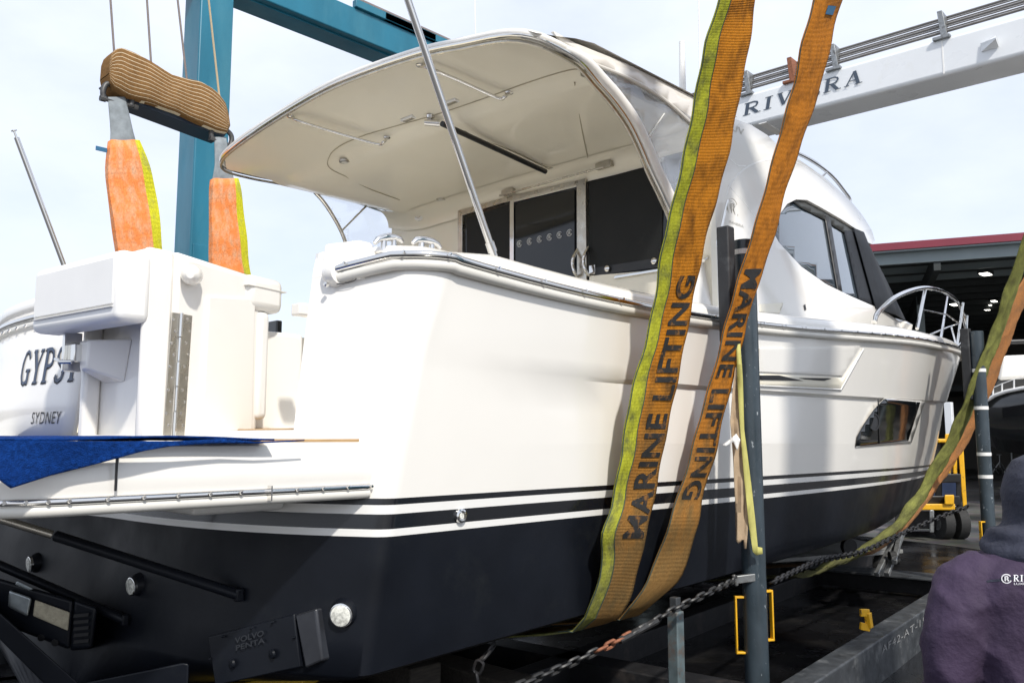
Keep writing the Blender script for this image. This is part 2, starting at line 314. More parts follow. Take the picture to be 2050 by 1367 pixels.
SER={ # slab-serif strokes on a 1-high grid: (points, width)
 'R':([([(.16,.0),(.16,1)],.17),([(0,.03),(.36,.03)],.06),([(0,.97),(.5,.97)],.06),([(.16,.96),(.45,.96),(.60,.88),(.64,.74),(.58,.58),(.42,.51),(.16,.51)],.10),([(.36,.5),(.68,.03)],.17),([(.62,.03),(.86,.03)],.06)],.9),
 'I':([([(.19,0),(.19,1)],.17),([(0,.03),(.38,.03)],.06),([(0,.97),(.38,.97)],.06)],.46),
 'V':([([(.14,.97),(.42,.04)],.17),([(.42,.04),(.68,.97)],.08),([(0,.97),(.3,.97)],.06),([(.55,.97),(.82,.97)],.06)],.84),
 'E':([([(.16,0),(.16,1)],.17),([(0,.03),(.62,.03)],.06),([(0,.97),(.6,.97)],.06),([(.62,.0),(.64,.25)],.06),([(.6,1),(.6,.78)],.06),([(.16,.5),(.46,.5)],.06),([(.46,.38),(.46,.62)],.05)],.74),
 'A':([([(.12,.03),(.42,.98)],.07),([(.42,.98),(.70,.03)],.17),([(.24,.33),(.6,.33)],.06),([(0,.03),(.26,.03)],.06),([(.55,.03),(.9,.03)],.06)],.92),
 'G':([([(.66,.78),(.56,.93),(.42,.98),(.26,.92),(.14,.72),(.11,.5),(.14,.28),(.26,.08),(.42,.02),(.56,.08),(.62,.2)],.09),([(.12,.3),(.12,.7)],.08),([(.64,.0),(.64,.42)],.13),([(.46,.42),(.8,.42)],.05)],.84),
 'Y':([([(.12,.97),(.38,.45)],.16),([(.38,.45),(.66,.97)],.07),([(.38,0),(.38,.5)],.15),([(.2,.03),(.56,.03)],.05),([(0,.97),(.28,.97)],.05),([(.52,.97),(.78,.97)],.05)],.8),
 'P':([([(.16,0),(.16,1)],.16),([(0,.03),(.36,.03)],.05),([(0,.97),(.4,.97)],.05),([(.16,.96),(.42,.96),(.58,.88),(.63,.72),(.57,.55),(.42,.48),(.16,.48)],.10)],.74),
 'S':([([(.58,.8),(.5,.93),(.34,.98),(.18,.92),(.12,.78),(.18,.63),(.34,.53),(.5,.43),(.58,.27),(.52,.1),(.34,.02),(.18,.06),(.1,.2)],.11)],.72)}
def serif(word,gap=.08):
    """-> triangles in (0..1 along, 0..1 up), each stroke with a layer number"""
    V=[];Fc=[];Lr=[];x=0;k=0
    for ch in word:
        st,w=SER[ch]
        for pts,wd in st:
            k+=1; P=[np.array(p,float) for p in pts]; base=len(V)
            for i,p in enumerate(P):
                t=P[min(i+1,len(P)-1)]-P[max(i-1,0)]; t/=np.linalg.norm(t); nn=np.array([-t[1],t[0]])*wd/2
                for q in (p+nn,p-nn): V.append((x+q[0],q[1])); Lr.append(k)
            for i in range(len(P)-1): Fc.append((base+2*i,base+2*i+1,base+2*i+3,base+2*i+2))
        x+=w+gap
    return [(a/(x-gap),b) for a,b in V],Fc,Lr,x-gap
# ================================================================== THE BOAT
boat=thing('motor_yacht','white flybridge motor yacht with navy bottom hanging in lifting slings','motor yacht')
def hbc(x,h0,xs,xe,p):
    x=np.asarray(x,float); return np.where(x<=xs,h0,h0*np.clip(1-(np.clip(x-xs,0,None)/(xe-xs)),0,1)**(1/p)) if False else h0*np.clip(1-(np.clip(x-xs,0,None)/(xe-xs))**p,0,1)
LV={'rail':(2.25,3.5,13.9,3.0),'knu':(2.20,3.0,13.5,2.75),'str':(2.15,2.0,13.1,2.6),'chi':(2.10,1.5,12.7,2.6)}
def hb(k,x): return hbc(x,*LV[k])
def zfit(pts,k,deg=2):
    X=[];Z=[]
    for u,v in pts:
        p=osf(u,v,lambda x,z:-float(hb(k,x))); X.append(p[0]); Z.append(p[2])
    return np.polyfit(X,Z,deg),max(X)
zrc,zrm=zfit([(885,518),(970,540),(1124,573),(1295,610),(1384,628),(1521,657),(1623,665),(1726,665),(1811,672),(1870,688)],'rail',3)
zcc,zcm=zfit([(800,1334),(936,1293),(1175,1228),(1350,1180),(1480,1143),(1603,1105),(1757,1057)],'chi',2)
def zr(x): x=max(x,0.25); return float(np.polyval(zrc,min(x,zrm)))+max(0,x-zrm)*.045
def zc(x): x=max(x,0.0); return float(np.polyval(zcc,min(x,zcm)))+max(0,x-zcm)*.06
def zk(x): return 2.095+.0023*max(0,x-2.)**2
ZS=[1.482,1.453,1.412,1.346,1.313]; ZD=[.08,.075,.07,.055,.045]
def zs_(i): return lambda x:ZS[i]-ZD[i]*x*x/110
def half(x,z):
    """half beam of the hull at x, z"""
    a=zr(x); c=zc(x)
    zs=[c,1.31,zk(x),a]; hs=[hb('chi',x),hb('str',x),hb('knu',x),hb('rail',x)]
    return float(np.interp(z,zs,hs))
hullf=lambda x,z:-half(x,z)
XT=lambda z:-.06+.10*(z-.76)          # raked transom: x of the corner at height z
BUL=.44
def tx(y,z,h=2.14):
    """the curved transom in plan, standing a little aft on the port side"""
    sk=min(1,max(0,(y+.3)/2.3))**1.2
    return XT(z)-BUL*(1-min(1,abs(y)/h)**3)-.46*sk
AM=math.radians(60)
def Rz(z): return float(np.interp(z,[.5,1.5,2.2,2.6],[.10,.11,.18,.28]))
def side(zf,hf,xe,port,n=46,x0=0):
    xc=XT(zf(0))-(.46 if port else 0); P=[]; RC=Rz(zf(0))
    for i in range(n):
        t=i/(n-1); x=x0 or (xc+RC*math.sin(AM)); x=x+(xe-x)*(1-t); P.append((x,float(hf(x))*(1 if port else -1),zf(x)))
    return P
def corner(zf,hf,port,k=9):
    xc=XT(zf(0))-(.46 if port else 0); h0=float(hf(0)); P=[]; RC=Rz(zf(0))
    for i in range(1,k):
        a=AM*i/k; xx=xc+RC*math.sin(AM)-RC*math.sin(a); P.append((xx,(h0-RC+RC*math.cos(a))*(1 if port else -1),zf(max(0,xx))))
    return P
def transom(zf,hf,ya,yb,n=17):
    h0=float(hf(0))-Rz(zf(0))*(1-math.cos(AM)); return [(tx(y,zf(0),h0),y,zf(0)) for y in np.linspace(-h0 if ya is None else ya,h0 if yb is None else yb,n)]
def halfrow(zf,hf,xe,yb): return side(zf,hf,xe,False)+corner(zf,hf,False)+transom(zf,hf,None,yb)
def fullrow(zf,hf,xe): return side(zf,hf,xe,False)+corner(zf,hf,False)+transom(zf,hf,None,None,33)+corner(zf,hf,True)[::-1]+side(zf,hf,xe,True)[::-1]
xeK=lambda z:float(np.interp(z,[.95,1.31,2.3,3.0],[12.7,13.1,13.5,13.9]))
hk=lambda k:(lambda x:float(hb(k,x)))
def hz(zf): return lambda x:half(x,zf(x))
ch=fullrow(zc,hk('chi'),12.7)
keel=[(x,0.0,min(z-.06,.30 if x<9 else .30+.035*(x-9)**2.0)) for x,y,z in ch]
chin=[(x,y*.97,z-.03) for x,y,z in ch]
mid=[tuple(np.array(p)*.5+np.array(q)*.5) for p,q in zip(keel,chin)]
rows=[keel,mid,chin,ch]; mt=[0,0,0]
for t in(.25,.5,.75):
    zf=lambda x,t=t:zc(x)*(1-t)+zs_(4)(x)*t; rows.append(fullrow(zf,hz(zf),12.7+.4*t)); mt.append(0)
for i,m_ in ((4,0),(3,1),(2,2),(1,1),(0,2)): rows.append(fullrow(zs_(i),hz(zs_(i)),13.1+.05*(4-i))); mt.append(m_)
for d in (.12,.24):
    zf=lambda x,d=d:zs_(0)(x)+d; rows.append(fullrow(zf,hz(zf),13.2+.2*d)); mt.append(3)
vs=[];fs=[];fm=[]; n=len(rows[0])
for r in rows: vs+=r
for i in range(len(rows)-1):
    for j in range(n-1): fs.append((i*n+j,i*n+j+1,(i+1)*n+j+1,(i+1)*n+j)); fm.append(mt[i])
hull=obj('hull',vs,fs,None,boat,smooth=True,mats=[NAVY,STW,NAVG,GEL],fm=fm,ang=1.0)
# --- topsides above the platform: starboard side + corner + quarter; port side + corner
def dip(R_):
    return [(x,y,z-.055*min(1,max(0,(y+2.12)/.26))*max(0,(z-1.9))/.75*(1 if x<.4 and y<0 else 0)) for x,y,z in R_]
def toprows(port):
    tr=[]
    sp=[(lambda x:zs_(0)(x)+.24,0),(lambda x:(zs_(0)(x)+.24+zk(x)-.02)/2,.012),(lambda x:zk(x)-.02,.030),(lambda x:zk(x)+.006,0)]
    for t in (.2,.4,.6,.8,1.): sp.append((lambda x,t=t:(zk(x)+.006)*(1-t)+(zr(x)-.03)*t,0))
    for i,(zf,dy) in enumerate(sp):
        hf=lambda x,zf=zf,dy=dy:half(x,zf(x))-dy*min(1,max(0,(x-.5)/2.0)); xe=13.25+.65*i/(len(sp)-1)
        tr.append(side(zf,hf,xe,port)+corner(zf,hf,port)+([] if port else dip(transom(zf,hf,None,-1.70))))
    return tr
for port in (False,True): B().grid(toprows(port)).out('topsides',GEL,hull,smooth=True,ang=.55)
def caprow(off,dz,port,dzi=0):
    zf=lambda x:zr(x)-.03+dz; hf=lambda x:max(0.,float(hb('rail',x))-off); xe=13.9-off*.8
    R_=side(zf,hf,xe,port)+corner(zf,hf,port)+([] if port else dip(transom(zf,hf,None,-1.70)))
    if dz>.06 and not port:
        o=[]
        for x,y,z in R_:
            w=min(1,max(0,(x+.10)/.08))*min(1,max(0,(.50-x)/.10))*min(1,max(0,(-1.72-y)/.12)); o.append((x,y,z-.05*w*min(1,dz/.13)))
        R_=o
    return R_
for port in (False,True):
    B().grid([caprow(a,b,port) for a,b in ((0,0),(0,.05),(.02,.10),(.06,.135),(.12,.15),(.34,.155),(.37,.13),(.38,.05))]).out('gunwale',GEL,hull,smooth=True,ang=.5)
# quarter block inner wall + return at the transom door opening, cockpit side wall
b=B(); zt=zr(0)+.045
xq=tx(-1.70,1.72)+.05
b.add([(xq,-1.70,1.70),(xq+.07,-1.70,zt),(1.9,-1.86,1.70),(1.9,-1.86,zr(1.9)+.10),(3.3,-1.86,1.70),(3.3,-1.86,zr(3.3)+.1)],[(0,2,3,1),(2,4,5,3)])
b.out('coaming_wall',GEL,hull,solid=.03)
B().add([(-.2,1.86,1.7),(-.2,1.86,2.6),(3.3,1.86,1.7),(3.3,1.86,zr(3.3)+.1)],[(0,2,3,1)]).out('coaming_wall',CREAM,hull,solid=.03)
# cockpit sole and bulkhead steps
B().box((1.55,0,1.755),(3.5,3.7,.07)).out('cockpit_sole',GELD,hull)
# white inner seat base / locker seen through the open transom door
b=B(); b.box((2.2,1.45,2.05),(1.5,.75,.62)); b.box((2.85,.4,2.0),(.5,1.6,.5)); b.box((2.2,1.78,2.45),(1.6,.14,.5)); b.out('cockpit_seat',CREAM,boat,bevel=.03)
b=B(); b.box((2.86,1.0,3.12-.25),(.1,.5,.7)); b.out('dark_cabinet',BLKG,boat,bevel=.02)
# --- port transom wall with the name
b=B(); rws=[]
for z in (1.72,2.0,2.3,2.56):
    r=[]
    for i in range(15):
        y=.20+(2.05-.20)*i/14; r.append((tx(y,z)-.02,y,z+ (.05*(1-(y/2.1)) if z>2.5 else 0)))
    r.append((XT(z)-.38,2.2,z)); rws.append(r)
B().grid(rws).out('transom_wall',GEL,hull,smooth=True,solid=.03)
# rolled top of that wall
tp=[(-.45+.1*(2.6-.76)+.02-BUL*0+ -.0 + BUL*0,0,0)]
def wt(y,z,dx=0): return (tx(y,z)-.02+dx,y,z)
pts=[wt(y,2.56+.05*(1-y/2.1),0.03) for y in np.linspace(.1,2.02,14)]+[(-.26,2.2,2.60)]
B().tube([(p[0],p[1],p[2]+.045) for p in pts],.062,14).out('transom_capping',GEL,hull,smooth=True)
b=B().tube([(p[0]-.06,p[1],p[2]-.045) for p in pts],.022,10); b.out('transom_strake',CHR,hull,smooth=True)
b=B().tube([(p[0]-.045,p[1],p[2]-.09) for p in pts],.03,10); b.out('transom_fender',RUB,hull,smooth=True)
b=B(); 
for p in pts[1::1]: b.rings((p[0]-.07,p[1],p[2]-.095),(-1,0,0),[(0,.012),(.012,.012),(.016,.005)],8)
b.each('snap_stud',CHR,hull)
# --- rub rail round the starboard side and quarter
def railpath(off,dz,port=False,n=60):
    zf=lambda x:zr(x)+dz; hf=lambda x:float(hb('rail',x))+off; P=side(zf,hf,13.88,port,n)
    xc=XT(2.6)-(.46 if port else 0); h0=2.25; RC=Rz(2.6); RCx=RC*(1-math.cos(AM)); sg=1 if port else -1
    for i in range(1,8):
        a=AM*i/8; P.append((xc+RC*math.sin(AM)-(RC+off)*math.sin(a),(h0-RC+(RC+off)*math.cos(a))*sg,zr(0)+dz))
    if not port:
        for y in np.linspace(-(h0-RCx),-1.86,5): P+=dip([(tx(y,2.6)-off,y,zr(0)+dz)])
    return P
for port in(False,True): B().tube(railpath(.030,.0,port),.019,12).out('chrome_strake',CHR,hull,smooth=True)
for port in(False,True): B().tube(railpath(.012,-.045,port),.028,12).out('rub_rail',RUB,hull,smooth=True)
pe=railpath(.01,-.02)[-1]; b=B().rings((pe[0],pe[1],pe[2]),(0.1,1,0),[(-.01,.055),(.03,.07),(.07,.062),(.095,.03)],16); b.out('rail_end_cap',GEL,hull,smooth=True)
b=B(); rp=railpath(.062,.006,n=120)
acc=0
for i in range(40,len(rp)-1):
    acc+=math.dist(rp[i],rp[i+1])
    if acc>.23:
        acc=0; q=rp[i]; nx=(0,-1,0) if i<119 else (-1,-.2,0); b.rings(q,nx,[(0,.009),(.006,.007)],8)
b.each('strake_screw',CHR,hull)
b=B()
for q in (pe,): b.rings((q[0]-.05,q[1]+.03,q[2]-.06),(-1,-.2,0),[(0,.012),(.016,.012),(.02,.006)],8)
b.each('snap_stud',CHR,hull)
# registration badge: thin oval ring + characters
def tmap(u0,v0,u1,v1,hpx,xf):   # text box on transom-quarter surface given two baseline pixels
    return lambda a,b_: ox(u0+(u1-u0)*a-(hpx)*0*b_, v0+(v1-v0)*a-hpx*b_, xf)
def put_text(name,body,fn,m,parent,bold=.012,space=1.,cuts=1):
    V,Fc=textmesh(body,bold,cuts,space); return obj(name,[fn(a,b_) for a,b_ in V],Fc,m,parent)
def trx(u,v,off=.006,iters=20,upper=True):
    x=0.0
    for _ in range(iters):
        p=ox(u,v,x); y=p[1]; x=.5*x+.5*(tx(y,p[2])-off)
    return ox(u,v,x)
cx_,cy_=684,560.5
b=B().tube([trx(cx_+29*math.cos(t)*1.0, cy_-5*math.cos(t)*.55+7.5*math.sin(t),.012) for t in np.linspace(0,2*math.pi,28)[:-1]],.0022,5,closed=True); b.out('oval_badge',BINK,hull)
put_text('badge_text','RIV44059F819',lambda a,b_:trx(668+a*40,564.5-a*5-b_*6.5,.012),BINK,hull,.02)
# --- transom island with storage box (locker) and open gate
isl=thing('x','x','x'); bpy.data.objects.remove(isl)
zT=2.755
def P3(x,y,z): return np.array([x,y,z],float)
A=P3(-.40,-.87,0); Dv=np.array([.587,.17,0]); 
# island body: aft face from A to port, starboard face receding along Dv
w=np.array([math.cos(math.radians(97)),math.sin(math.radians(97)),0])*.80
pA=A; pB=A+Dv*1.05; pC=A+w; pD=pC+np.array([.55,0,0])
z0=1.66
def prism(pl,zb,zt_,ztop2=None):
    b=B(); n=len(pl); zt_=[zt_]*n if not hasattr(zt_,'__len__') else zt_
    b.add([(p[0],p[1],zb) for p in pl]+[(p[0],p[1],q) for p,q in zip(pl,zt_)],[tuple(range(n))[::-1],tuple(range(n,2*n))]+[(i,(i+1)%n,n+(i+1)%n,n+i) for i in range(n)]); return b
island=prism([pA,pB,pD,pC],z0,[zT-.01,2.70,2.76,2.78]).out('transom_island',GEL,boat,bevel=.035)
# recess in the island's aft face: a frame built round a set-back wall
recess=B()
un=w/np.linalg.norm(w); nn=np.array([-un[1],un[0],0]); nn=-nn if nn[0]>0 else nn   # nn points aft
def IS(s,off,z): q=A+un*s+nn*off; return (q[0],q[1],z)
def ibox(b,s0,s1,o0,o1,za,zb): return b.hexa([IS(s0,o0,za),IS(s1,o0,za),IS(s1,o1,za),IS(s0,o1,za),IS(s0,o0,zb),IS(s1,o0,zb),IS(s1,o1,zb),IS(s0,o1,zb)])
b=B(); ibox(b,.0,.05,.002,.16,z0,2.74); ibox(b,.70,.76,.002,.10,z0,2.45); ibox(b,.05,.70,.002,.13,z0,1.77); ibox(b,.05,.76,.002,.15,2.42,2.74); b.out('recess_surround',GEL,island,bevel=.022)
# the wedge shaped boss with the chrome latch
b=B(); b.hexa([IS(0.450,.0,2.06),IS(0.670,.0,2.06),IS(0.650,.16,2.13),IS(0.570,.16,2.13),IS(0.390,.0,2.30),IS(0.690,.0,2.30),IS(0.670,.16,2.29),IS(0.560,.16,2.29)]); b.out('latch_boss',GEL,island,bevel=.012)
b=B(); ibox(b,0.630,0.710,.15,.20,2.17,2.27); ibox(b,0.710,0.735,.12,.22,2.12,2.34); b.tube([IS(0.650,.20,2.17),IS(0.710,.23,2.17),IS(0.780,.23,2.19)],.012,8); b.out('latch',CHR,island,bevel=.006)
# storage box
cs=.14; so_=[(-.0,.15)]
b=B(); ibox(b,-.015,.925,.13,.31,2.335,2.70); sb=b.out('storage_box',GELD,boat,bevel=.04)
b=B(); ibox(b,.03,.88,.308,.318,2.42,2.66); b.out('box_lid_panel',GELD,sb,bevel=.004)
b=B(); ibox(b,.03,.88,.305,.322,2.405,2.409); b.out('box_moulding_line',RUB,sb)
# round deck fill knob on the top corner
kp=np.array(IS(-.03,-.08,2.62)); b=B().rings(kp,(-.5,-.85,-.15),[(-.04,.055),(.02,.055),(.06,.045),(.085,.02)],20); b.out('deck_fill_cap',GEL,island,smooth=True)
# long stainless hinge: two leaves and a knuckle line, on the starboard face near the corner
d_=Dv/np.linalg.norm(Dv); sn=np.array([d_[1],-d_[0],0])
def FS(s,off,z): q=A+d_*s+sn*off; return (q[0],q[1],z)
def fbox(b,s0,s1,o0,o1,za,zb): return b.hexa([FS(s0,o0,za),FS(s1,o0,za),FS(s1,o1,za),FS(s0,o1,za),FS(s0,o0,zb),FS(s1,o0,zb),FS(s1,o1,zb),FS(s0,o1,zb)])
def onface(u,v,off=0):  # pixel -> (s,z) on starboard face plane
    r=ray(u,v); o=A+sn*off; t=((o-C)@sn)/(r@sn); p=C+r*t; return ((p-A)@d_,p[2])
hs0,hz1=onface(345,622); hs1,_=onface(386,632); _,hz0=onface(335,872); hm=onface(363,640)[0]
hs0=min(hs0,onface(333,860)[0])
def leaf(ua,ub,va,vb,ul,ur):  # leaf as quad on the face, px corners
    q=[onface(*p) for p in ((ul[0],vb),(ur[0],vb),(ub,va),(ua,va))]
    return q
hinge=None
b=B()
for q in ([(345,625),(360,627),(343,872),(328,870)],[(365,628),(386,632),(370,873),(351,873)]):
    s=[onface(*p,.01) for p in q]; b.hexa([FS(a,.002,z) for a,z in s]+[FS(a,.008,z) for a,z in s])
hinge=b.out('hinge',CHRB,boat,bevel=.002)
a0=onface(362.5,626,.01); a1=onface(347,874,.01); b=B()
for k in range(5):
    t0=k/5+.004; t1=(k+1)/5-.004; qa=np.array(FS(a0[0]*(1-t0)+a1[0]*t0,.014,a0[1]*(1-t0)+a1[1]*t0)); qb=np.array(FS(a0[0]*(1-t1)+a1[0]*t1,.014,a0[1]*(1-t1)+a1[1]*t1)); b.cyl(qa,qb,.009 if k%2 else .011,12)
b.out('hinge_pin',CHR,hinge,smooth=True)
b=B()
for k in range(10):
    t=(k+.4)/10
    for ua,ub in ((352,335),(380,363)):
        uu=ua+(ub-ua)*t+(3 if k%2 else -3); vv=630+t*235
        s,z=onface(uu,vv,.01); c_=np.array(FS(s,.008,z)); b.rings(c_,sn,[(0,.009),(.002,.008)],10)
b.each('hinge_screw',CHR,hinge,smooth=True)
# gate panel (swung back flat against the island) and its edge line
b=B(); s=[onface(*p,.0) for p in [(412,592),(507,598),(501,862),(397,868)]]; b.hexa([FS(a,-.01,z) for a,z in s]+[FS(a,.022,z) for a,z in s]); b.out('transom_gate',GEL,boat,bevel=.012)
# bait-tank lid with rounded end + bolster + shelf
pb=A+d_*.60
def BX(b,s0,s1,o0,o1,za,zb): return fbox(b,s0,s1,o0,o1,za,zb)
b=B(); BX(b,.50,.80,-.50,.03,2.50,2.71); bt=b.out('bait_tank_lid',GEL,boat,bevel=.05)
b=B(); BX(b,.49,.81,-.5,.035,2.635,2.641); b.out('lid_seam',RUB,bt)
b=B(); BX(b,.60,.70,-.25,.02,1.86,2.50); b.out('padded_bolster',GELD,boat,bevel=.035)
b=B(); b.box((.35,.2,2.1),(.5,1.5,.62)); b.out('bait_tank',GEL,boat,bevel=.03)
b=B(); b.box((.98,.75,2.46),(.05,.7,.34)); b.out('tank_window',BLKG,boat,bevel=.01)
b=B(); b.box((1.3,1.1,1.95),(.9,1.2,.5)); b.box((1.8,1.72,2.3),(1.6,.2,.5)); b.out('cockpit_locker',CREAM,boat,bevel=.03)
# small folded table bracket peeping past the quarter
q=ox(600,620,.25); b=B().box((q[0]+.02,q[1],q[2]),(.10,.09,.07)); b.out('fender_bracket',GEL,boat,bevel=.01)
# teak sill in the door gap
b=B(); q=ox(500,860,.15); b.box((.22,-.95,q[2]-.012),(.34,1.3,.03)); b.out('teak_sill',TEAK,hull,bevel=.004)
# name
def nm(u,v,off=.004):
    x=-.3
    for _ in range(25):
        p=ox(u,v,x); y=p[1]; x=.5*x+.5*(tx(y,p[2])-.036-off)
    return ox(u,v,x)
# name laid out in real metres on the wall: G starts at the port end
q0=nm(36,776); q1=nm(92,759); ht=nm(40,706)[2]-nm(40,776)[2]
def wallp(y,z,off): return (tx(y,z)-.036-off,y,z)
V,Fc,Lr,Wd=serif('GYPSY'); yG=q0[1]; perlen=(q0[1]-q1[1])/ (0.5)   # GYP is ~half the word
zb_=(q0[2]+q1[2])/2
for mm,dx,dz,of,nmn in ((GELD,-.012,-.010,.002,'name_shadow'),(LETT,0,0,.005,'boat_name')):
    vv=[wallp(yG-a*perlen+(-dx),zb_+b_*ht*.93+dz,of+Lr[i]*.00006) for i,(a,b_) in enumerate(V)]
    obj(nmn,vv,Fc,BINK if dx else M('navy_name',(.012,.03,.075),.3),hull)
p0=nm(61,849); p1=nm(120,841); hh=nm(64,824)[2]-nm(62,848)[2]
put_text('port_name','SYDNEY',lambda a,b_:wallp(p0[1]+(p1[1]-p0[1])*a,p0[2]+b_*hh,.004),BINK,hull,.0,1.15)
# --- swim platform
def platform():
    rowsP=[]; 
    prof=[(0,1.735),(-.0,1.74),(.05,1.72),(.075,1.66),(.085,1.58),(.07,1.53),(.0,1.515)]
    ys=2.02
    for off,z in prof:
        r=[]
        for i in range(12): r.append((.12-(1.40)*i/11,-(ys-.02+off-.05*0),z))
        for i in range(1,9): a=math.pi/2*i/8; r.append((-1.28-(.25+off)*math.sin(a),-(ys-.27+(.25+off)*math.cos(a)),z))
        for i in range(1,14): y=-(ys-.27)+(ys-.27)*i/13; r.append((-1.53-off-.10*(1-(y/ys)**2),y,z))
        rowsP.append(r)
    p=B().grid(rowsP).out('swim_platform',GEL,boat,smooth=True,mirror=True,ang=.6)
    # top and underside skins
    top=[(x,y,z) for x,y,z in rowsP[0]]; 
    for z,nm_,m_ in ((1.735,'platform_deck',GELD),(1.517,'platform_underside',GELD)):
        vs=[(x,y,z) for x,y,_ in rowsP[0]]+[(x,0,z) for x,y,_ in rowsP[0]]; k=len(top)
        B().add(vs,[(i,i+1,k+i+1,k+i) for i in range(k-1)]).out(nm_,m_,p,mirror=True)
    path=[(x,y-.0,1.535) for x,y,z in rowsP[4] if x<.02]
    B().tube(path,.014,10).out('platform_strake',CHR,p,smooth=True,mirror=True)
    B().tube([(x,y+.012,1.505) for x,y,z in path],.022,10).out('platform_fender',RUB,p,smooth=True,mirror=True)
    b=B(); acc=0
    for i in range(0,len(path)-1,1):
        q=path[i]; b.rings((q[0],q[1]-.018,q[2]+.002),(0,-1,0),[(0,.008),(.005,.006)],8)
    b.each('strake_screw',CHR,p)
    b=B(); b.box((-.30,-1.99,1.742),(.62,.05,.012)); b.out('teak_edge',TEAK,p)
    for x,hgt in ((-1.13,.20),): B().box((x,-2.104,1.645),(.008,.006,.16)).out('panel_gap',BLK,p)
    B().box((-.52,-2.108,1.53),(.006,.03,.06)).out('strake_joint',CHR,p)
    b=B(); b.box((-.45,-1.55,1.47),(.45,.40,.09)); b.out('platform_bracket',GELD,p,bevel=.03)
    return p
plat=platform()
# underwater lights, struts, tabs on the transom
def tz(y,z,off=0): return np.array([tx(max(-2,min(y,2)),z,2.04)-off,y,z])
def tn(y): s=3*BUL*abs(y)*y/2.04**3; n_=np.array([-1,s*1.0,-.1]); return n_/np.linalg.norm(n_)
def tpix(u,v,off=0):
    x=-.2
    for _ in range(30):
        p=ox(u,v,x); x=.5*x+.5*tz(p[1],p[2],off)[0]
    return ox(u,v,x)
for u,v,r in ((686,1229,.052),(269,1172,.045),(65,1128,.045)):
    c_=tpix(u,v,.022); n_=tn(c_[1]) 
    L_=B().rings(c_-n_*.05,n_,[(0,r*1.4),(.03,r*1.32),(.055,r*1.06)],28).out('underwater_light',NAVY,boat,smooth=True)
    B().rings(c_,n_,[(.003,r*1.02),(.02,r*1.02),(.022,r*.93)],28).out('light_bezel',CHR,L_,smooth=True)
    B().rings(c_,n_,[(.01,r*.90),(.026,r*.88),(.030,r*.6)],28).out('lens',LED,L_,smooth=True)
th=osf(921,1032,hullf)
t_=B().rings(th,(0,-1,.05),[(0,.036),(.014,.034),(.018,.024),(.006,.022)],24).out('exhaust_fitting',CHR,boat,smooth=True)
B().rings(th+np.array([0,-.012,0]),(0,-1,0),[(0,.014),(.003,.013)],16).out('fitting_bore',LED,t_)
def pipe(name,pts,r,m,par,**k): return B().tube(pts,r,12).out(name,m,par,smooth=True,**k)
e1=tpix(478,1190,.03); e0=od(105,1070,4.05); e00=od(-120,1002,3.9)
pipe('trim_ram',[e1,e0+(e1-e0)*.02],.026,NAVY,boat); pipe('trim_ram_rod',[e0,e00],.020,CHRB,boat); B().box(e1,(.04,.035,.06)).out('ram_pivot',NAVY,boat,bevel=.008)
f1=tpix(250,1240,.03); f0=od(-60,1105,4.5); pipe('trim_ram',[f1,f0],.024,NAVY,boat); B().box(f1,(.035,.03,.055)).out('ram_pivot',NAVY,boat,bevel=.008)
# pod-drive exhaust housing with anode and vents
def hx(p,d,dd): return [od(u,v,d) for u,v in p]+[od(u,v,d+dd) for u,v in p]
b=B().hexa(hx([(-60,1225),(140,1300),(148,1200),(-60,1140)],4.25,.5)); b.hexa(hx([(138,1302),(185,1298),(196,1215),(146,1198)],4.26,.45)); ph=b.out('drive_housing',NAVY,boat,bevel=.02)
B().hexa(hx([(66,1232),(136,1262),(140,1225),(70,1200)],4.235,.03)).out('anode_plate',ANOD,ph,bevel=.006)
B().hexa(hx([(16,1214),(56,1234),(64,1196),(18,1180)],4.22,.04)).out('alloy_cover',ALU,ph,bevel=.012)
B().hexa(hx([(30,1170),(60,1182),(68,1178),(34,1162)],4.2,.04)).out('alloy_tip',ALU,ph,bevel=.006)
b=B()
for k in range(5): b.hexa(hx([(146,1236+k*13),(176,1233+k*13),(178,1226+k*13),(148,1229+k*13)],4.245,.02))
b.out('vent_slot',BLK,ph)
b=B()
for u,v in((82,1276),(110,1286)): b.rings(od(u,v,4.245),-fw,[(0,.018),(.003,.016)],16)
b.each('housing_bolt',BLK,ph)
b=B().hexa(hx([(-40,1190),(240,1440),(160,1440),(-40,1240)],4.15,.12)); b.out('drive_skeg',NAVY,boat,bevel=.01)
b=B().hexa(hx([(160,1368),(375,1450),(378,1328),(366,1326)],3.75,.04)); b.out('trim_tab',NAVY,boat,bevel=.008)
b=B(); s=[tpix(*p,.030) for p in [(430,1372),(600,1335),(588,1228),(416,1274)]]; s2=[q+np.array([.06,0,0]) for q in s]; plate=b.hexa(s+s2).out('cover_plate',NAVY,boat,bevel=.006)
b=B(); s=[tpix(*p,.045) for p in [(610,1338),(645,1322),(632,1217),(590,1230)]]; s2=[q+np.array([.08,0,0]) for q in s]; b.hexa(s+s2).out('plate_end_clamp',M('dull_navy_alloy',(.028,.03,.036),.3,metal=.3,var=.3,vs=8),plate,bevel=.01)
b=B()
for u,v,r in((466,1327,.022),(546,1308,.022),(448,1273,.006),(505,1256,.006),(547,1244,.006),(590,1275,.006),(422,1318,.006)): b.rings(tpix(u,v,.031),(-1,0,-.1),[(0,r),(.010,r*.9),(.012,r*.4)],14)
b.each('plate_bolt',NAVY,plate,smooth=True)
put_text('embossed_name','VOLVO',lambda a,b_:tpix(470+a*58,1288-a*16-b_*12,.036),M('embossed',(.014,.016,.020),.35),plate,.02)
put_text('embossed_name','PENTA',lambda a,b_:tpix(472+a*58,1302-a*16-b_*11,.036),MATS['embossed'],plate,.02)
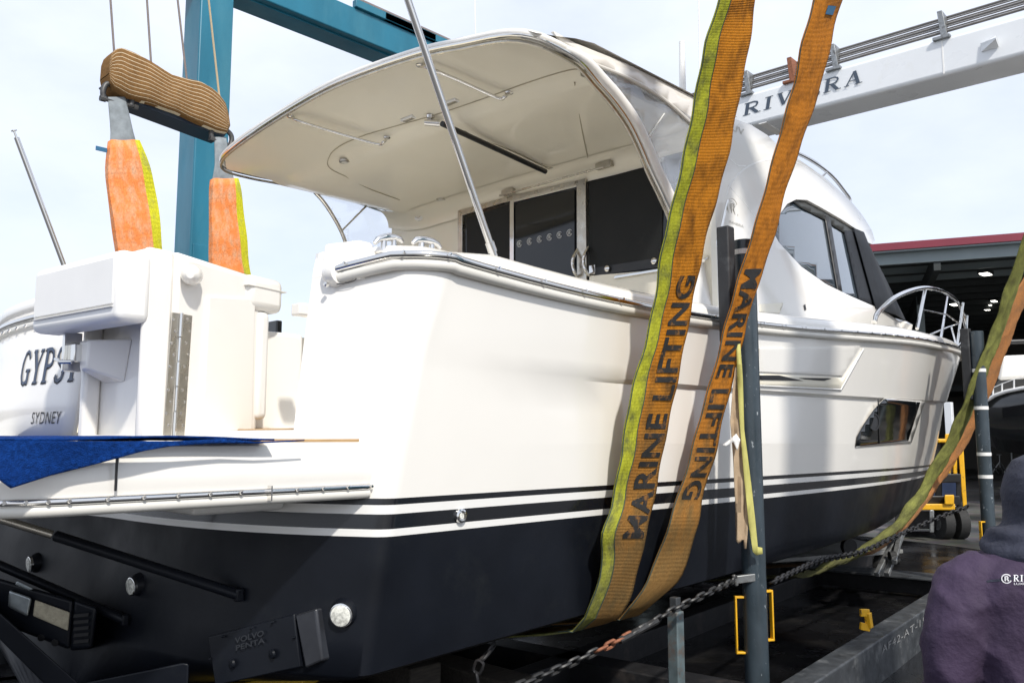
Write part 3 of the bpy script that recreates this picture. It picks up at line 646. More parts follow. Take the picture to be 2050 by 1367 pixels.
# cleats on the quarter
def cleat(u0,u1,v0,v1,y):
    a=oy(u0,v0+5,y); c_=oy(u1,v1+5,y); m_=(a+c_)/2; d=(c_-a); ln=np.linalg.norm(d); d/=ln
    b=B(); b.tube([a+d*ln*t+np.array([0,0,-.01+.028*math.sin(math.pi*min(1,t*1.0))**.4]) for t in np.linspace(0,1,9)],[.010,.016,.018,.02,.02,.02,.018,.016,.010],10)
    for t in(.32,.68): b.tube([a+d*ln*t+np.array([0,0,.0]),a+d*ln*t+np.array([0,0,-.055])],[.014,.022],10)
    b.beam(a+d*ln*.1+np.array([0,0,-.055]),a+d*ln*.9+np.array([0,0,-.055]),.05,.012)
    return b.out('cleat',CHR,boat,smooth=True)
cleat(750,806,478,476,-1.95); cleat(826,882,478,488,-2.02)
# raised pads either side of the cleats
b=B(); a=oy(632,500,-1.6)
b.hexa([(-.075,-1.72,2.50),(.0,-1.97,2.50),(.16,-1.97,2.50),(.16,-1.72,2.50),(-.055,-1.74,2.70),(.02,-1.93,2.70),(.10,-1.93,2.70),(.10,-1.74,2.70)]) 
b.out('quarter_moulding',GEL,hull,bevel=.018)
# knuckle-side vents and hull window
hv=lambda x,z:-(half(x,z)+.006)
trace('vent_panel',[(1520,697),(1722,692),(1686,752),(1518,744)],lambda x,z:-(half(x,z)+.008),GEL,hull,solid=.010,mirror=True,bevel=.003)
vr=trace('vent_recess',[(1516,747),(1687,756),(1722,704),(1731,697),(1686,779),(1516,770)],lambda x,z:-(half(x,z)+.004),CREAM,hull,solid=.004,mirror=True)
trace('vent_opening',[(1519,751),(1560,751),(1608,762),(1519,760)],lambda x,z:-(half(x,z)+.010),BLK,vr,solid=.003,mirror=True)
trace('vent_opening',[(1600,756),(1665,757),(1650,762),(1612,759)],lambda x,z:-(half(x,z)+.010),BLK,vr,solid=.003,mirror=True)
trace('vent_lip',[(1516,770),(1683,778),(1728,697),(1731,698),(1685,781),(1516,773)],lambda x,z:-(half(x,z)+.010),GELD,vr,solid=.006,mirror=True)
trace('window_recess',[(1771,797),(1851,803),(1824,886),(1713,895),(1715,890),(1731,848),(1750,818)],lambda x,z:-(half(x,z)+.004),GEL,hull,solid=.01,mirror=True)
hw=trace('hull_window',[(1771,798),(1842,805),(1818,882),(1713,893),(1717,872),(1730,848),(1750,819)],lambda x,z:-(half(x,z)+.010),BLKG,hull,solid=.006,mirror=True)
pc=osf(1749,844,lambda x,z:-(half(x,z)+.016)); B().rings(pc,(-.25,-1,0),[(0,.085),(.008,.083),(.008,.070),(.002,.068)],28).out('porthole_ring',BLK,hw,smooth=True)
trace('window_reflection_bar',[(1757,798),(1759,798),(1762,888),(1760,888)],lambda x,z:-(half(x,z)+.017),BLK,hw,solid=.003)
# ================================================================== superstructure
# awning roof over the cockpit: soffit grid, x 1.05..3.25
AE=[(-2.15,1.20,4.02),(-1.96,1.14,4.12),(-1.43,1.13,4.24),(-.93,1.12,4.32),(-.12,1.12,4.385),(.57,1.13,4.375),(1.28,1.14,4.32),(1.76,1.18,4.27),(1.95,1.30,4.24)]
def aedge(y): return float(np.interp(y,[a[0] for a in AE],[a[1] for a in AE])),float(np.interp(y,[a[0] for a in AE],[a[2] for a in AE]))
def soff(x,y):
    xe,ze=aedge(y); t=min(1,max(0,(x-xe)/1.0)); zi=4.13-.010*y*y-.0*(x-1.9); 
    t=t*t*(3-2*t); z=ze*(1-t)+zi*t
    if y>1.5: z+=(4.22-z)*min(1,(y-1.5)/.4)**1.5
    if x>1.78+.05*y*y*0: z-=.03*min(1,(x-1.78)/.04)
    return z
roof=None
ys=np.linspace(-1.98,1.95,41); rows=[]
for i in range(40):
    t=i/39; r=[]
    for y in ys:
        xe,ze=aedge(y); x=xe+(3.27-xe)*t; r.append((x,y,soff(x,y)))
    rows.append(r)
roof=B().grid(rows).out('cockpit_roof',CREAM,boat,smooth=True,ang=.5)
# upper skin of the overhang and the hardtop running forward
def crest(x,y): # top surface
    yy=abs(y)/2.0; base=np.interp(x,[1.1,1.25,1.6,3.5,4.6,5.3,5.9,6.5,7.05],[4.42,4.43,4.44,4.46,4.5,4.5,4.5,4.44,4.15]); return float(base)-.20*yy**2.2
rows=[]
for x in list(np.linspace(0,1,14)):
    r=[]
    for y in np.linspace(-2.06,1.95,41):
        xe,ze=aedge(y); xx=xe-.02+(3.5-xe)*x; k=min(1,x*5); z=(ze+.035)*(1-k)+k*max(ze+.035,crest(xx,y)) ; r.append((xx,y,z))
    rows.append(r)
B().grid(rows).out('hardtop_skin',GEL,roof,smooth=True,ang=.7)
# aluminium track and white bolt-rope moulding along the aft edge, wrapping into the wings
port_side=[(1.30,1.97,4.24),(1.6,2.02,4.25),(2.0,2.03,4.27),(2.7,2.02,4.27),(3.2,2.0,4.22)]
W_=[oy(1150,112,-2.10),oy(1200,163,-2.12),oy(1232,200,-2.13),oy(1262,243,-2.14),oy(1285,290,-2.14),oy(1305,338,-2.14),oy(1325,380,-2.14),oy(1345,425,-2.14),oy(1362,480,-2.14),oy(1372,560,-2.14)]
aft=[(x,y,z) for y,x,z in AE[::-1]]
edge=crom(port_side[::-1][:-1]+aft[:-1]+[tuple(q) for q in W_],6)
def offs(P,d): return [np.array(p)+np.array(d) for p in P]
B().tube(offs(edge,(-.01,-.0,.012)),.024,10).out('roof_edge_moulding',GEL,roof,smooth=True)
B().tube(offs(edge,(-.028,-.01,-.012)),.009,8).out('edge_track',CHR,roof,smooth=True)
B().tube(offs(edge,(-.002,.03,-.028)),.012,8).out('edge_track',CHRB,roof,smooth=True)
def chopz(P,a,b): return P[a:b]
# starboard wing: white moulding widening down to the gunwale
Wc=crom([tuple(q) for q in [np.array(AE[1])[[1,0,2]]]+W_],6)
rows=[]
for i,p in enumerate(Wc):
    t=i/(len(Wc)-1); w=.05+.05*t
    rows.append([p+np.array([0,.02,-.01]),p+np.array([-.0,-.012,0]),p+np.array([w*.4,-.022,w*.25]),p+np.array([w*.9,-.016,w*.6]),p+np.array([w,.02,w*.6])])
B().grid(rows).out('roof_wing',GELD,roof,smooth=True,ang=1.2)
B().tube([p+np.array([.02,-.02,.0]) for p in Wc],[.018+.020*min(1,i/12) for i in range(len(Wc))],10).out('wing_moulding',GELD,roof,smooth=True)
# side screen of clear vinyl between wing and house
trace('roof_fascia',[(1105,64),(1150,88),(1250,128),(1330,168),(1402,204),(1402,262),(1330,206),(1260,164),(1195,136),(1140,104)],lambda x,z:-2.03,GEL,roof,solid=.02)
trace('side_screen',[(1192,132),(1250,150),(1330,200),(1392,240),(1385,330),(1352,420),(1330,370),(1300,300),(1268,236),(1230,180)],lambda x,z:-2.04,CLEAR,roof,solid=.004)
trace('side_window',[(1322,315),(1385,300),(1388,380),(1352,425),(1338,372)],lambda x,z:-2.0,WINB,roof,solid=.006)
B().tube([oy(1330,228,-2.045),oy(1300,272,-2.045)],.005,6).out('screen_seam',GELD,roof)
B().tube(crom([oy(1192,130,-2.05),oy(1260,158,-2.05),oy(1330,200,-2.05),oy(1400,262,-2.05)],5),.012,8).out('screen_gasket',RUB,roof,smooth=True)
# port wing arch
rows=[]
for u,v,w in ((700,385,.05),(745,398,.06),(790,415,.16),(812,440,.26),(826,470,.34),(835,500,.42),(842,540,.5)):
    q=oy(u,v,1.99); rows.append([q,q+np.array([w,0,.12]),q+np.array([w+.02,-.10,.12]),q+np.array([.0,-.06,.0])])
B().grid(rows,closed=True).out('roof_wing',CREAM,roof,smooth=True)
trace('side_screen',[(600,352),(790,418),(815,445),(832,500),(700,500),(690,468)],lambda x,z:2.0,M('clear_panel',(.8,.85,.9),.05,trans=.9,alpha=.18),roof,solid=.003,y0=2.0)
# port support tube + brace
b=B().tube(crom([oy(540,345,1.98),oy(600,362,1.98),oy(640,395,1.98),oy(668,435,1.98),oy(688,475,1.98),oy(700,520,1.98)],6),.020,10)
b.tube([oy(684,462,1.98),oy(742,404,1.98)],.011,8); b.out('roof_support',CHR,boat,smooth=True)
# grab rails
def rail3(px,z,dz=-.075):
    P=[np.array(oz(u,v,z)) for u,v in px]; return P
def soffpt(u,v):
    z=4.1
    for _ in range(12): p=oz(u,v,z); z=.5*z+.5*soff(p[0],p[1])
    return oz(u,v,z)
for px in ([(582,234),(600,243),(660,262),(752,288),(768,284),(776,276)],[(842,131),(862,138),(920,162),(996,196),(1010,194),(1020,186)]):
    a,bq=soffpt(*px[0]),soffpt(*px[-1]); mids=[soffpt(*p)+0 for p in px[1:-1]]
    mids=[oz(p[0],p[1],(soffpt(*p)[2]-.05)) for p in px[1:-1]]
    b=B().tube(crom([a]+mids+[bq],5),.0125,10)
    for q in(a,bq): b.rings(q,(0,0,-1),[(-.002,.034),(.006,.032),(.012,.018)],16)
    b.out('grab_rail',CHR,boat,smooth=True)
for P in ([(690,352),(662,338),(656,322),(672,298),(720,274),(800,250),(870,230),(960,200),(1060,164),(1140,140),(1172,140)],[(690,352),(740,378),(800,400)],[(930,262),(1020,300),(1150,352),(1250,310)],[(1150,165),(1165,260),(1180,330)]):
    B().tube(crom([soffpt(*p)+np.array([0,0,-.003]) for p in P],5),.004,6).out('panel_seam',SEAM,roof,smooth=True)
# awning torsion bar (dark) with bracket
a,bq=oz(885,248,4.04),oz(1092,344,4.04); b=B().cyl(a,bq,.021,14); b.out('awning_bar',BLK,boat,smooth=True)
B().cyl(bq+(a-bq)*.04,bq+(a-bq)*.04+np.array([0,0,.08]),.006,8).out('bar_bracket',CHR,boat)
# recessed lights, courtesy lights, camera, speaker, wiper
for u,v in ((690,324),(1107,337),(883,399),(1177,148)):
    c_=soffpt(u,v); q=B().rings(c_,(0,0,-1),[(-.01,.05),(.006,.048),(.008,.034)],24).out('downlight',CHRB,boat,smooth=True); B().rings(c_,(0,0,-1),[(.0,.030),(.0095,.028)],20).out('lens',RUB,q)
for u,v in ((818,238),(903,205)):
    c_=soffpt(u,v); R_=np.array([[1,0,0],[0,1,0],[0,0,1]]); q=B().box(c_,(.055,.15,.02)).out('courtesy_light',GELD,boat,bevel=.006); B().box(c_+np.array([0,.0,-.010]),(.035,.11,.008)).out('lens',CHRB,q,bevel=.003)
c_=soffpt(862,232); b=B().rings(c_,(0,0,-1),[(0,.035),(.02,.03),(.03,.012)],16); b.tube([c_+np.array([0,0,-.03]),c_+np.array([.0,-.0,-.055])],.01,8); b.tube([c_+np.array([-.035,.03,-.055]),c_+np.array([.05,-.05,-.06])],[.022,.028],14); b.out('deck_camera',CHR,boat,smooth=True)
# ---- aft bulkhead x=3.2 with sliding doors
XB=3.2
def bx(u,v,off=0): return ox(u,v,XB-off)
def bpoly(name,px,m,par,off=.0,th=.02,bevel=0,**k):
    q=[bx(u,v,off) for u,v in px]; n=len(q); b=B().add([tuple(p) for p in q]+[tuple(p+np.array([th,0,0])) for p in q],[tuple(range(n)),tuple(range(n,2*n))[::-1]]+[(i,(i+1)%n,n+(i+1)%n,n+i) for i in range(n)])
    return b.out(name,m,par,bevel=bevel,**k)
bk=B().box((XB+.06,0,3.0),(.08,3.9,2.3)).out('bulkhead',CREAM,boat)
B().box((XB-.02,0,1.95),(.12,3.7,.5)).out('door_step',CREAM,bk,bevel=.02)
rows=[]
for i in range(9):  # cove between soffit and bulkhead
    a=math.pi/2*i/8; rows.append([(3.03+.17*math.sin(a),y,soff(3.03,y)-.004-.17*(1-math.cos(a))) for y in np.linspace(-1.98,1.98,15)])
B().grid(rows).out('bulkhead_cove',CREAM,bk,smooth=True)
dr=bpoly('sliding_door',[(918,424),(1352,322),(1345,600),(918,540)],BLKG,boat,.004,.02)
bpoly('door_frame',[(916,422),(1000,398),(1160,360),(1160,368),(1000,408),(925,431),(925,520),(916,520)],CHRB,dr,.03,.03,.004)
bpoly('door_frame',[(1020,402),(1028,400),(1028,540),(1020,540)],CHR,dr,.03,.03,.004)
bpoly('door_frame',[(1154,362),(1172,357),(1174,560),(1155,560)],CHRB,dr,.035,.035,.004)
bpoly('door_frame',[(1028,400),(1154,370),(1154,374),(1028,405)],CHR,dr,.03,.03,.003)
bpoly('fixed_pane',[(934,436),(1019,410),(1019,520),(934,505)],MESH,dr,.012,.008)
bpoly('sliding_pane',[(1032,412),(1150,380),(1150,560),(1032,530)],BLKG,dr,.016,.008)
bpoly('fixed_pane',[(1180,364),(1330,324),(1322,530),(1180,548)],MESH,dr,.014,.008)
bpoly('door_sill_rail',[(1230,552),(1330,536),(1330,541),(1228,558)],CHR,dr,.05,.03,.003)
bpoly('quarter_panel',[(1180,552),(1330,540),(1330,610),(1180,580)],CREAM,dr,.02,.01)
bpoly('lower_blind',[(1190,536),(1325,515),(1325,534),(1190,552)],BLK,dr,.02,.006)
b=B()
for u,v in((1216,538),(1310,523)): b.rings(bx(u,v,.03),(-1,0,0),[(0,.028),(.012,.026),(.02,.012)],18)
b.each('snap_stud',CHR,dr,smooth=True)
hq=[bx(1156,500,.03),bx(1148,515,.09),bx(1146,528,.09),bx(1150,545,.09),bx(1156,555,.03)]
b=B().tube(crom(hq,4),.014,10); b.tube(offs(crom(hq,4),(0,-.12,0)),.014,10); b.out('door_handle',CHR,dr,smooth=True)
bpoly('door_lock',[(1179,532),(1191,530),(1191,548),(1179,550)],CHR,dr,.03,.012,.002)
# row of small swirl emblems on the glass
def emblem(b,c_,ux,uy,r,wd):
    P=[c_+ux*r*math.cos(t)+uy*r*math.sin(t) for t in np.linspace(.6,5.9,20)]; b.tube(P,wd,5)
    P=[c_+ux*r*(-.28)+uy*r*(-.5),c_+ux*r*(-.28)+uy*r*.45,c_+ux*r*.15+uy*r*.5,c_+ux*r*.30+uy*r*.22,c_+ux*r*.1+uy*r*-.02,c_+ux*r*.38+uy*r*(-.55)]; b.tube(P,wd*1.3,5)
b=B()
for k in range(6):
    u=1040+k*20.0; v=488-k*4.4; emblem(b,bx(u,v,.019),np.array([0,-1,0]),np.array([0,0,1]),.028,.0035)
b.out('glass_emblems',M('etched_print',(.55,.56,.57),.5),dr)
# wiper-like closer above door
b=B(); b.tube([bx(1000,392,.08),bx(1210,334,.08)],.010,8); b.box(bx(1018,385,.06),(.05,.14,.05)); b.box(bx(1210,331,.06),(.05,.16,.05)); b.out('door_closer',CHRB,boat,bevel=.006)
# speaker on the port part of the bulkhead
c_=bx(840,424,.03); sp=B().rings(c_,(-1,0,0),[(-.02,.10),(.01,.095),(.02,.07)],28).out('speaker',GELD,boat,smooth=True); B().rings(c_,(-1,0,0),[(.012,.078),(.022,.07),(.022,.03),(.03,.02)],24).out('speaker_cone',CHRB,sp,smooth=True)
# ---- house side
def hs(x,z): return -(1.93-.17*(z-2.7)-.022*max(0,x-4)**2)
house=thing('x','x','x'); bpy.data.objects.remove(house)
side_px=[(1240,128),(1330,182),(1400,214),(1445,232),(1500,252),(1532,272),(1562,300),(1597,322),(1650,358),(1700,404),(1722,430),(1742,462),(1748,482),(1742,490),(1728,484),(1714,462),(1680,440),(1640,417),(1612,402),(1590,401),(1572,410),(1556,432),(1546,470),(1556,488),(1600,535),(1650,570),(1700,594),(1756,618),(1780,632),(1808,652),(1800,668),(1700,662),(1600,662),(1500,660),(1330,640),(1330,520),(1395,500),(1408,350),(1398,262),(1320,210),(1240,165)]
hsd=trace('house_side',side_px,hs,GEL,boat,solid=.04,cuts=26,mirror=True,bevel=.012,soff=0)
trace('side_windows',[(1544,470),(1552,436),(1570,408),(1592,398),(1640,414),(1712,459),(1760,618),(1700,598),(1650,574),(1600,540),(1556,494)],lambda x,z:hs(x,z)+.025,WINB,hsd,solid=.008,mirror=True)
trace('window_mullion',[(1650,432),(1660,437),(1686,592),(1677,588)],lambda x,z:hs(x,z)+.012,BLK,hsd,solid=.02,mirror=True)
trace('window_head_shade',[(1585,402),(1600,400),(1650,422),(1712,460),(1720,486),(1650,440),(1600,414)],lambda x,z:hs(x,z)+.012,M('shadow_band',(.05,.052,.048),.5),hsd,solid=.01,mirror=True)  # brow's shade along the window top, painted as a dark strip
trace('windscreen_pillar',[(1690,462),(1714,462),(1759,617),(1720,600)],lambda x,z:hs(x,z)+.008,CANV,hsd,solid=.02,mirror=True)
b=B().tube(crom([osf(u,v,lambda x,z:hs(x,z)-.006) for u,v in [(1550,468),(1556,436),(1572,407),(1594,394),(1640,410),(1690,440),(1716,462)]],5),.014,8); b.out('window_moulding',GEL,hsd,smooth=True)
b=B().tube(crom([osf(u,v,lambda x,z:hs(x,z)-.004) for u,v in [(1558,492),(1602,538),(1650,572),(1700,596),(1756,618)]],5),.012,8); b.out('window_sill',CHRB,hsd,smooth=True)
# brow line mouldings
for P in ([(1452,392),(1458,372),(1480,346),(1510,328),(1550,320),(1600,330),(1660,372),(1720,440)],[(1395,255),(1430,285),(1470,330),(1490,334)],[(1455,372),(1490,410),(1520,450)]):
    b=B().tube(crom([osf(u,v,lambda x,z:hs(x,z)-.006) for u,v in P],5),.016,8).out('brow_moulding',GELD,hsd,smooth=True)
b=B()
for u,v in ((1548,492),(1602,548),(1652,572),(1692,592)): b.rings(osf(u,v,lambda x,z:hs(x,z)-.01),(0,-1,0),[(-.01,.012),(.008,.01)],10)
b.each('snap_stud',CHR,hsd)
trace('side_step_recess',[(1520,609),(1568,606),(1560,628),(1520,624)],lambda x,z:hs(x,z)-.022,CREAM,hsd,solid=.004)
trace('side_vent',[(1609,611),(1612,609),(1614,620),(1611,622)],lambda x,z:hs(x,z)-.024,BLK,hsd,solid=.004)
q=oy(1466,268,-1.75)
put_text('model_letters','SUV',lambda a,b_:osf(1456+a*34,256+a*16-b_*13,lambda x,z:hs(x,z)-.024),CHRB,hsd,.0)
b=B(); c_=osf(1467,418,lambda x,z:hs(x,z)-.026); emblem(b,c_,np.array([1,0,0]),np.array([0,0,1]),.085,.004); b.out('side_emblem',CHRB,hsd,smooth=True)
put_text('side_name','RIVIERA',lambda a,b_:osf(1461+a*28,446+a*10-b_*5,lambda x,z:hs(x,z)-.026),CHRB,hsd,.0)
# side handrail
b=B().tube(crom([osf(u,v,lambda x,z:hs(x,z)-.06) for u,v in [(1457,402),(1452,420),(1440,470),(1425,505),(1408,522)]],5),.013,8); b.out('side_handrail',CHR,boat,smooth=True)
# flybridge rail
RP=crom([osf(u,v,lambda x,z:hs(x,z)+.02) for u,v in [(1502,309),(1530,302),(1580,302),(1625,322),(1665,352),(1692,385),(1701,398),(1701,407)]],6)
fr=B().tube(RP,.020,10); 
for (a1,b1),(a2,b2) in (((1503,309),(1503,316)),((1655,345),(1648,352))): fr.cyl(osf(a1,b1,hs),osf(a2,b2,hs),.012,8)
fr.out('flybridge_rail',CHR,boat,smooth=True,mirror=True)
# roof between the two sides
top_px=[(1330,182),(1400,214),(1445,232),(1500,252),(1532,272),(1562,300),(1597,322),(1650,358),(1700,404),(1722,430),(1742,462),(1748,482)]
tp=[osf(u,v,hs) for u,v in top_px]; rows=[]
for k in range(17):
    t=k/16; cr0=[.0,.10,.16,.19,.2,.2,.2,.19,.17,.15,.13,.10]
    rows.append([(p[0]+.55*(1-(2*t-1)**2)*max(0,(p[0]-5.5))/1.6,p[1]*(1-2*t),p[2]+.10*(1-(2*t-1)**4)*1.0) for i,p in enumerate(tp)])
B().grid(rows).out('coachroof',GEL,boat,smooth=True,ang=1.2)
# windscreen under a dark canvas cover
def cov(t):
    s_=1-2*t; c=(1-s_*s_)
    top=osf(1716,459,hs); bot=osf(1758,617,hs); 
    return (top[0]+.9*c, top[1]*s_, top[2]+.03*c),(bot[0]+2.1*c**.8, bot[1]*s_*1.0, bot[2]+.06*c)
rows=[]
for j in range(7):
    rows.append([tuple(np.array(cov(t)[0])*(1-j/6)+np.array(cov(t)[1])*(j/6)) for t in np.linspace(0,1,25)])
B().grid(rows).out('windscreen_cover',CANV,boat,smooth=True)
q=[osf(1704,458,hs),osf(1726,474,lambda x,z:hs(x,z)+.1),osf(1808,642,lambda x,z:-1.32),osf(1748,618,hs)]
b=B(); q=[p+np.array([0,-.03,0]) for p in q]; m_=[q[0]*(1-t)+q[3]*t for t in np.linspace(0,1,6)]; m2=[q[1]*(1-t)+q[2]*t for t in np.linspace(0,1,6)]
B().grid([m_,[(a+c2)/2+np.array([.02,-.04,0]) for a,c2 in zip(m_,m2)],m2]).out('cover_skirt',CANV,boat,smooth=True,mirror=True,solid=.01)
# side decks + foredeck
rows=[]
for i in range(50):
    x=3.3+(13.6-3.3)*i/49; h=max(0.02,float(hb('rail',x))-.36); z=zr(x)+.10; r=[]
    for k in range(9):
        t=k/8; y=-h*(1-t); hump=.20*min(1,max(0,(x-7.3)/1.5))*min(1,max(0,(h-abs(y)-.12)/.45))*min(1,max(0,(12.0-x)/3)); r.append((x,y,z+.05*t+hump))
    rows.append(r)
B().grid(rows).out('foredeck',GEL,hull,smooth=True,mirror=True,ang=.9)
b=B().rings(osf(1795,646,lambda x,z:-1.25),(0,-.4,1),[(-.05,.20),(.03,.19),(.05,.12)],20); b.out('deck_hatch',GEL,boat,smooth=True)
# bow rail
def BR(u,v): return osf(u,v,lambda x,z:-(max(.25,float(hb('rail',x)))-.12-.10*max(0,z-2.9)))
top=[BR(1750,645),BR(1758,625),BR(1790,597),BR(1830,580),BR(1860,577),BR(1890,585)]
x0=top[-1]; 
tip=[od(1915,603,12.9),od(1930,630,13.4),od(1935,648,13.6)]
prt=[np.array([12.6,.9,3.7]),np.array([11.8,1.3,3.72]),np.array([10.5,1.65,3.7]),np.array([8.6,1.9,3.5]),np.array([7.9,1.95,2.95])]
b=B().tube(crom(top+tip,6),.026,10)
for a_,c_ in (((1852,580),(1836,658)),((1898,588),(1884,677)),((1928,606),(1916,692))):
    pa=BR(*a_) if a_[0]<1900 else od(a_[0],a_[1],13.0); pc=BR(*c_) if c_[0]<1890 else od(c_[0],c_[1],12.9); b.tube([pa,pc],.019,8)
b.tube([od(1936,632,13.4),od(1934,668,13.3)],.018,8)
b.tube([od(1846,620,11.6),od(1896,630,12.6),od(1920,648,13)],.010,6); b.tube([od(1862,670,12.6),od(1898,655,13),od(1920,648,13.4)],.014,6)
b.tube([od(1905,655,13.4),od(1914,690,13.2)],.014,6); b.tube([od(1925,632,13),od(1935,672,13.2)],.010,6); b.tube([od(1918,692,13),od(1932,676,13.2)],.010,6)
b.out('bow_rail',CHR,boat,smooth=True)
# aerials on the hardtop
for u,v0,v1,r,y in ((1367,200,84,.032,-1.2),(1402,200,-40,.008,-1.0),(952,80,-30,.006,.4)):
    a=oy(u,v0,y); c_=oy(u-(2 if u<1400 else 4),v1,y); B().tube([a,c_],[r,r*.8],10).out('aerial',GELD,boat,smooth=True)
# stainless outrigger poles
for nm_,(a,c_),lab in (('stainless_pole',(oy(985,500,-2.0),oy(808,-25,-2.0)),'long stainless pole rising from the near gunwale across the awning roof'),('stainless_pole',(oy(150,590,2.1),oy(33,276,2.1)),'shorter stainless pole at the far left against open sky')):
    t=thing(nm_,lab,'pole',tuple(a),'stainless boat poles'); B().tube([a-(c_-a)*.04,c_],.020,14).out('tube',CHR,t,smooth=True); B().tube([a-(c_-a)*.01,a+(c_-a)*.03],.026,14).out('socket',CHR,t,smooth=True)
    if a[1]>0: B().rings(c_,(c_-a),[(0,.008),(.05,.008),(.052,.022),(.06,.022)],10).out('end_pin',CHR,t)
# ================================================================== blue carpet on the platform
cp=[(-40,882),(150,883),(342,883),(400,880),(444,878),(480,881),(512,884),(560,882),(609,880),(608,882.5),(560,885),(512,887.5),(444,886),(342,893),(290,902),(198,927),(102,951),(22,977),(0,961),(-40,930)]
rr_=random.Random(3)
ct=thing('blue_carpet','royal blue carpet draped over the side of the swim platform','carpet',(-.8,-2.0,1.75))
trace('hanging_flap',cp,lambda x,z:-2.145-.022*math.sin(x*11)*min(1,max(0,1.74-z)*9)-.06*max(0,1.70-z),CARP,ct,solid=.008,cuts=30)
rows=[[(x,y,1.747+.006*math.sin(x*7+y*5)) for x in np.linspace(-1.55,-.52,20)] for y in np.linspace(-2.13,.9,16)]
B().grid(rows).out('laid_sheet',CARP,ct,smooth=True,solid=.008,soff=1)
# ================================================================== slings
def ip(T,v): return float(np.interp(v,[t[0] for t in T],[t[1] for t in T]))
def smooth_rows(R,it=2):
    R=[np.array(r,float) for r in R]
    for _ in range(it):
        R=[R[0]]+[(R[i-1]+2*R[i]+R[i+1])/4 for i in range(1,len(R)-1)]+[R[-1]]
    return R
class Ribbon:
    def __init__(s,rows):   # rows: arrays (ncol,3)
        s.R=rows; s.c=[(r[0]+r[-1])/2 for r in rows]; s.S=[0]
        for i in range(1,len(rows)): s.S.append(s.S[-1]+float(np.linalg.norm(s.c[i]-s.c[i-1])))
    def at(s,d,t,off=0):
        i=int(np.searchsorted(s.S,d))-1; i=max(0,min(len(s.R)-2,i)); f=(d-s.S[i])/(s.S[i+1]-s.S[i]); n=s.R[0].shape[0]-1
        a=t*n; j=int(min(n-1,max(0,math.floor(a)))); g=a-j
        p=(s.R[i][j]*(1-g)+s.R[i][j+1]*g)*(1-f)+(s.R[i+1][j]*(1-g)+s.R[i+1][j+1]*g)*f
        nn=np.cross(s.R[i][j+1]-s.R[i][j],s.R[i+1][j]-s.R[i][j]); nn/=np.linalg.norm(nn)+1e-9
        if nn@(C-p)<0: nn=-nn
        return p+nn*off
    def mesh(s,name,mats,mi,parent,solid=.010,c0=0,c1=None,r0=0,r1=None):
        n=s.R[0].shape[0]; c1=n if c1 is None else c1; r1=len(s.R) if r1 is None else r1; vs=[];uv=[];fs=[];fm=[]
        for i in range(r0,r1):
            for j in range(c0,c1): vs.append(s.R[i][j]); uv.append((s.S[i],j/(n-1)))
        m=c1-c0
        for i in range(r1-r0-1):
            for j in range(m-1): fs.append((i*m+j,i*m+j+1,(i+1)*m+j+1,(i+1)*m+j)); fm.append(mi(i+r0,j+c0))
        o=obj(name,vs,fs,None,parent,smooth=True,solid=solid,mats=mats,fm=fm,uv=uv,ang=1.5); return o
def pixrows(LT,RT,YT,vs_,ncol=13,wob=.006,seed=0,yplane=1):
    r=random.Random(seed); ph=r.random()*6; out=[]
    for v in vs_:
        y=ip(YT,v); a=oy(ip(LT,v),v,y); b=oy(ip(RT,v),v,y); row=[]
        for j in range(ncol):
            t=j/(ncol-1); p=a*(1-t)+b*t; k=wob*(math.sin(v*.055+ph+t*3)+.7*math.sin(v*.021+t*5+ph)); k+=.012*math.sin(math.pi*t)
            row.append(p+np.array([0,-k,0]))
        out.append(np.array(row))
    return out
def between(ra,rb,n): return [ra*(1-k/n)+rb*(k/n) for k in range(1,n)]
LA=[(0,1437),(50,1423),(85,1411),(205,1391),(300,1370),(393,1350),(501,1325),(587,1312),(689,1291),(775,1267),(836,1254),(915,1242),(951,1233),(1013,1226),(1045,1212),(1064,1204),(1085,1205),(1105,1209),(1150,1200),(1190,1189),(1235,1170)]
RA=[(0,1512),(34,1507),(154,1487),(290,1463),(393,1435),(450,1418),(535,1401),(614,1384),(747,1357),(768,1355),(917,1324),(996,1308),(1071,1293),(1122,1281),(1190,1267),(1235,1238)]
YA=[(0,-3.05),(580,-2.50),(640,-2.46),(1000,-2.27),(1064,-2.30),(1100,-2.25),(1200,-2.17),(1240,-2.10)]
LB=[(0,1630),(85,1604),(171,1589),(232,1572),(307,1551),(376,1531),(454,1510),(532,1487),(587,1470),(655,1449),(689,1442),(740,1428),(805,1411),(867,1393),(917,1382),(972,1362),(1002,1352),(1047,1339),(1119,1315),(1173,1292),(1214,1261)]
RB=[(0,1686),(51,1671),(137,1651),(232,1623),(314,1596),(383,1572),(441,1555),(467,1552),(535,1528),(593,1511),(655,1493),(696,1483),(757,1466),(812,1452),(860,1442),(914,1432),(951,1420),(1002,1401),(1043,1399),(1122,1374),(1166,1360),(1214,1300)]
YB=[(0,-3.05),(600,-2.52),(650,-2.46),(1000,-2.27),(1040,-2.30),(1100,-2.22),(1180,-2.16),(1214,-2.10)]
def extend_up(rows,ztop,n=6):
    d=(rows[0]-rows[6]); d=d.mean(0); d/=d[2]; k=ztop-rows[0][:,2].mean(); return [rows[0]+d*k*(1-i/n) for i in range(n)]+rows
PL1=[(195,216),(265,222),(340,216),(400,223),(470,232),(530,241),(600,255)]; PR1=[(195,250),(265,266),(340,290),(400,304),(470,311),(520,318),(600,330)]
PL2=[(275,429),(340,430),(355,424),(440,424),(530,424),(600,428)]; PR2=[(275,452),(340,462),(355,468),(440,480),(530,490),(600,500)]
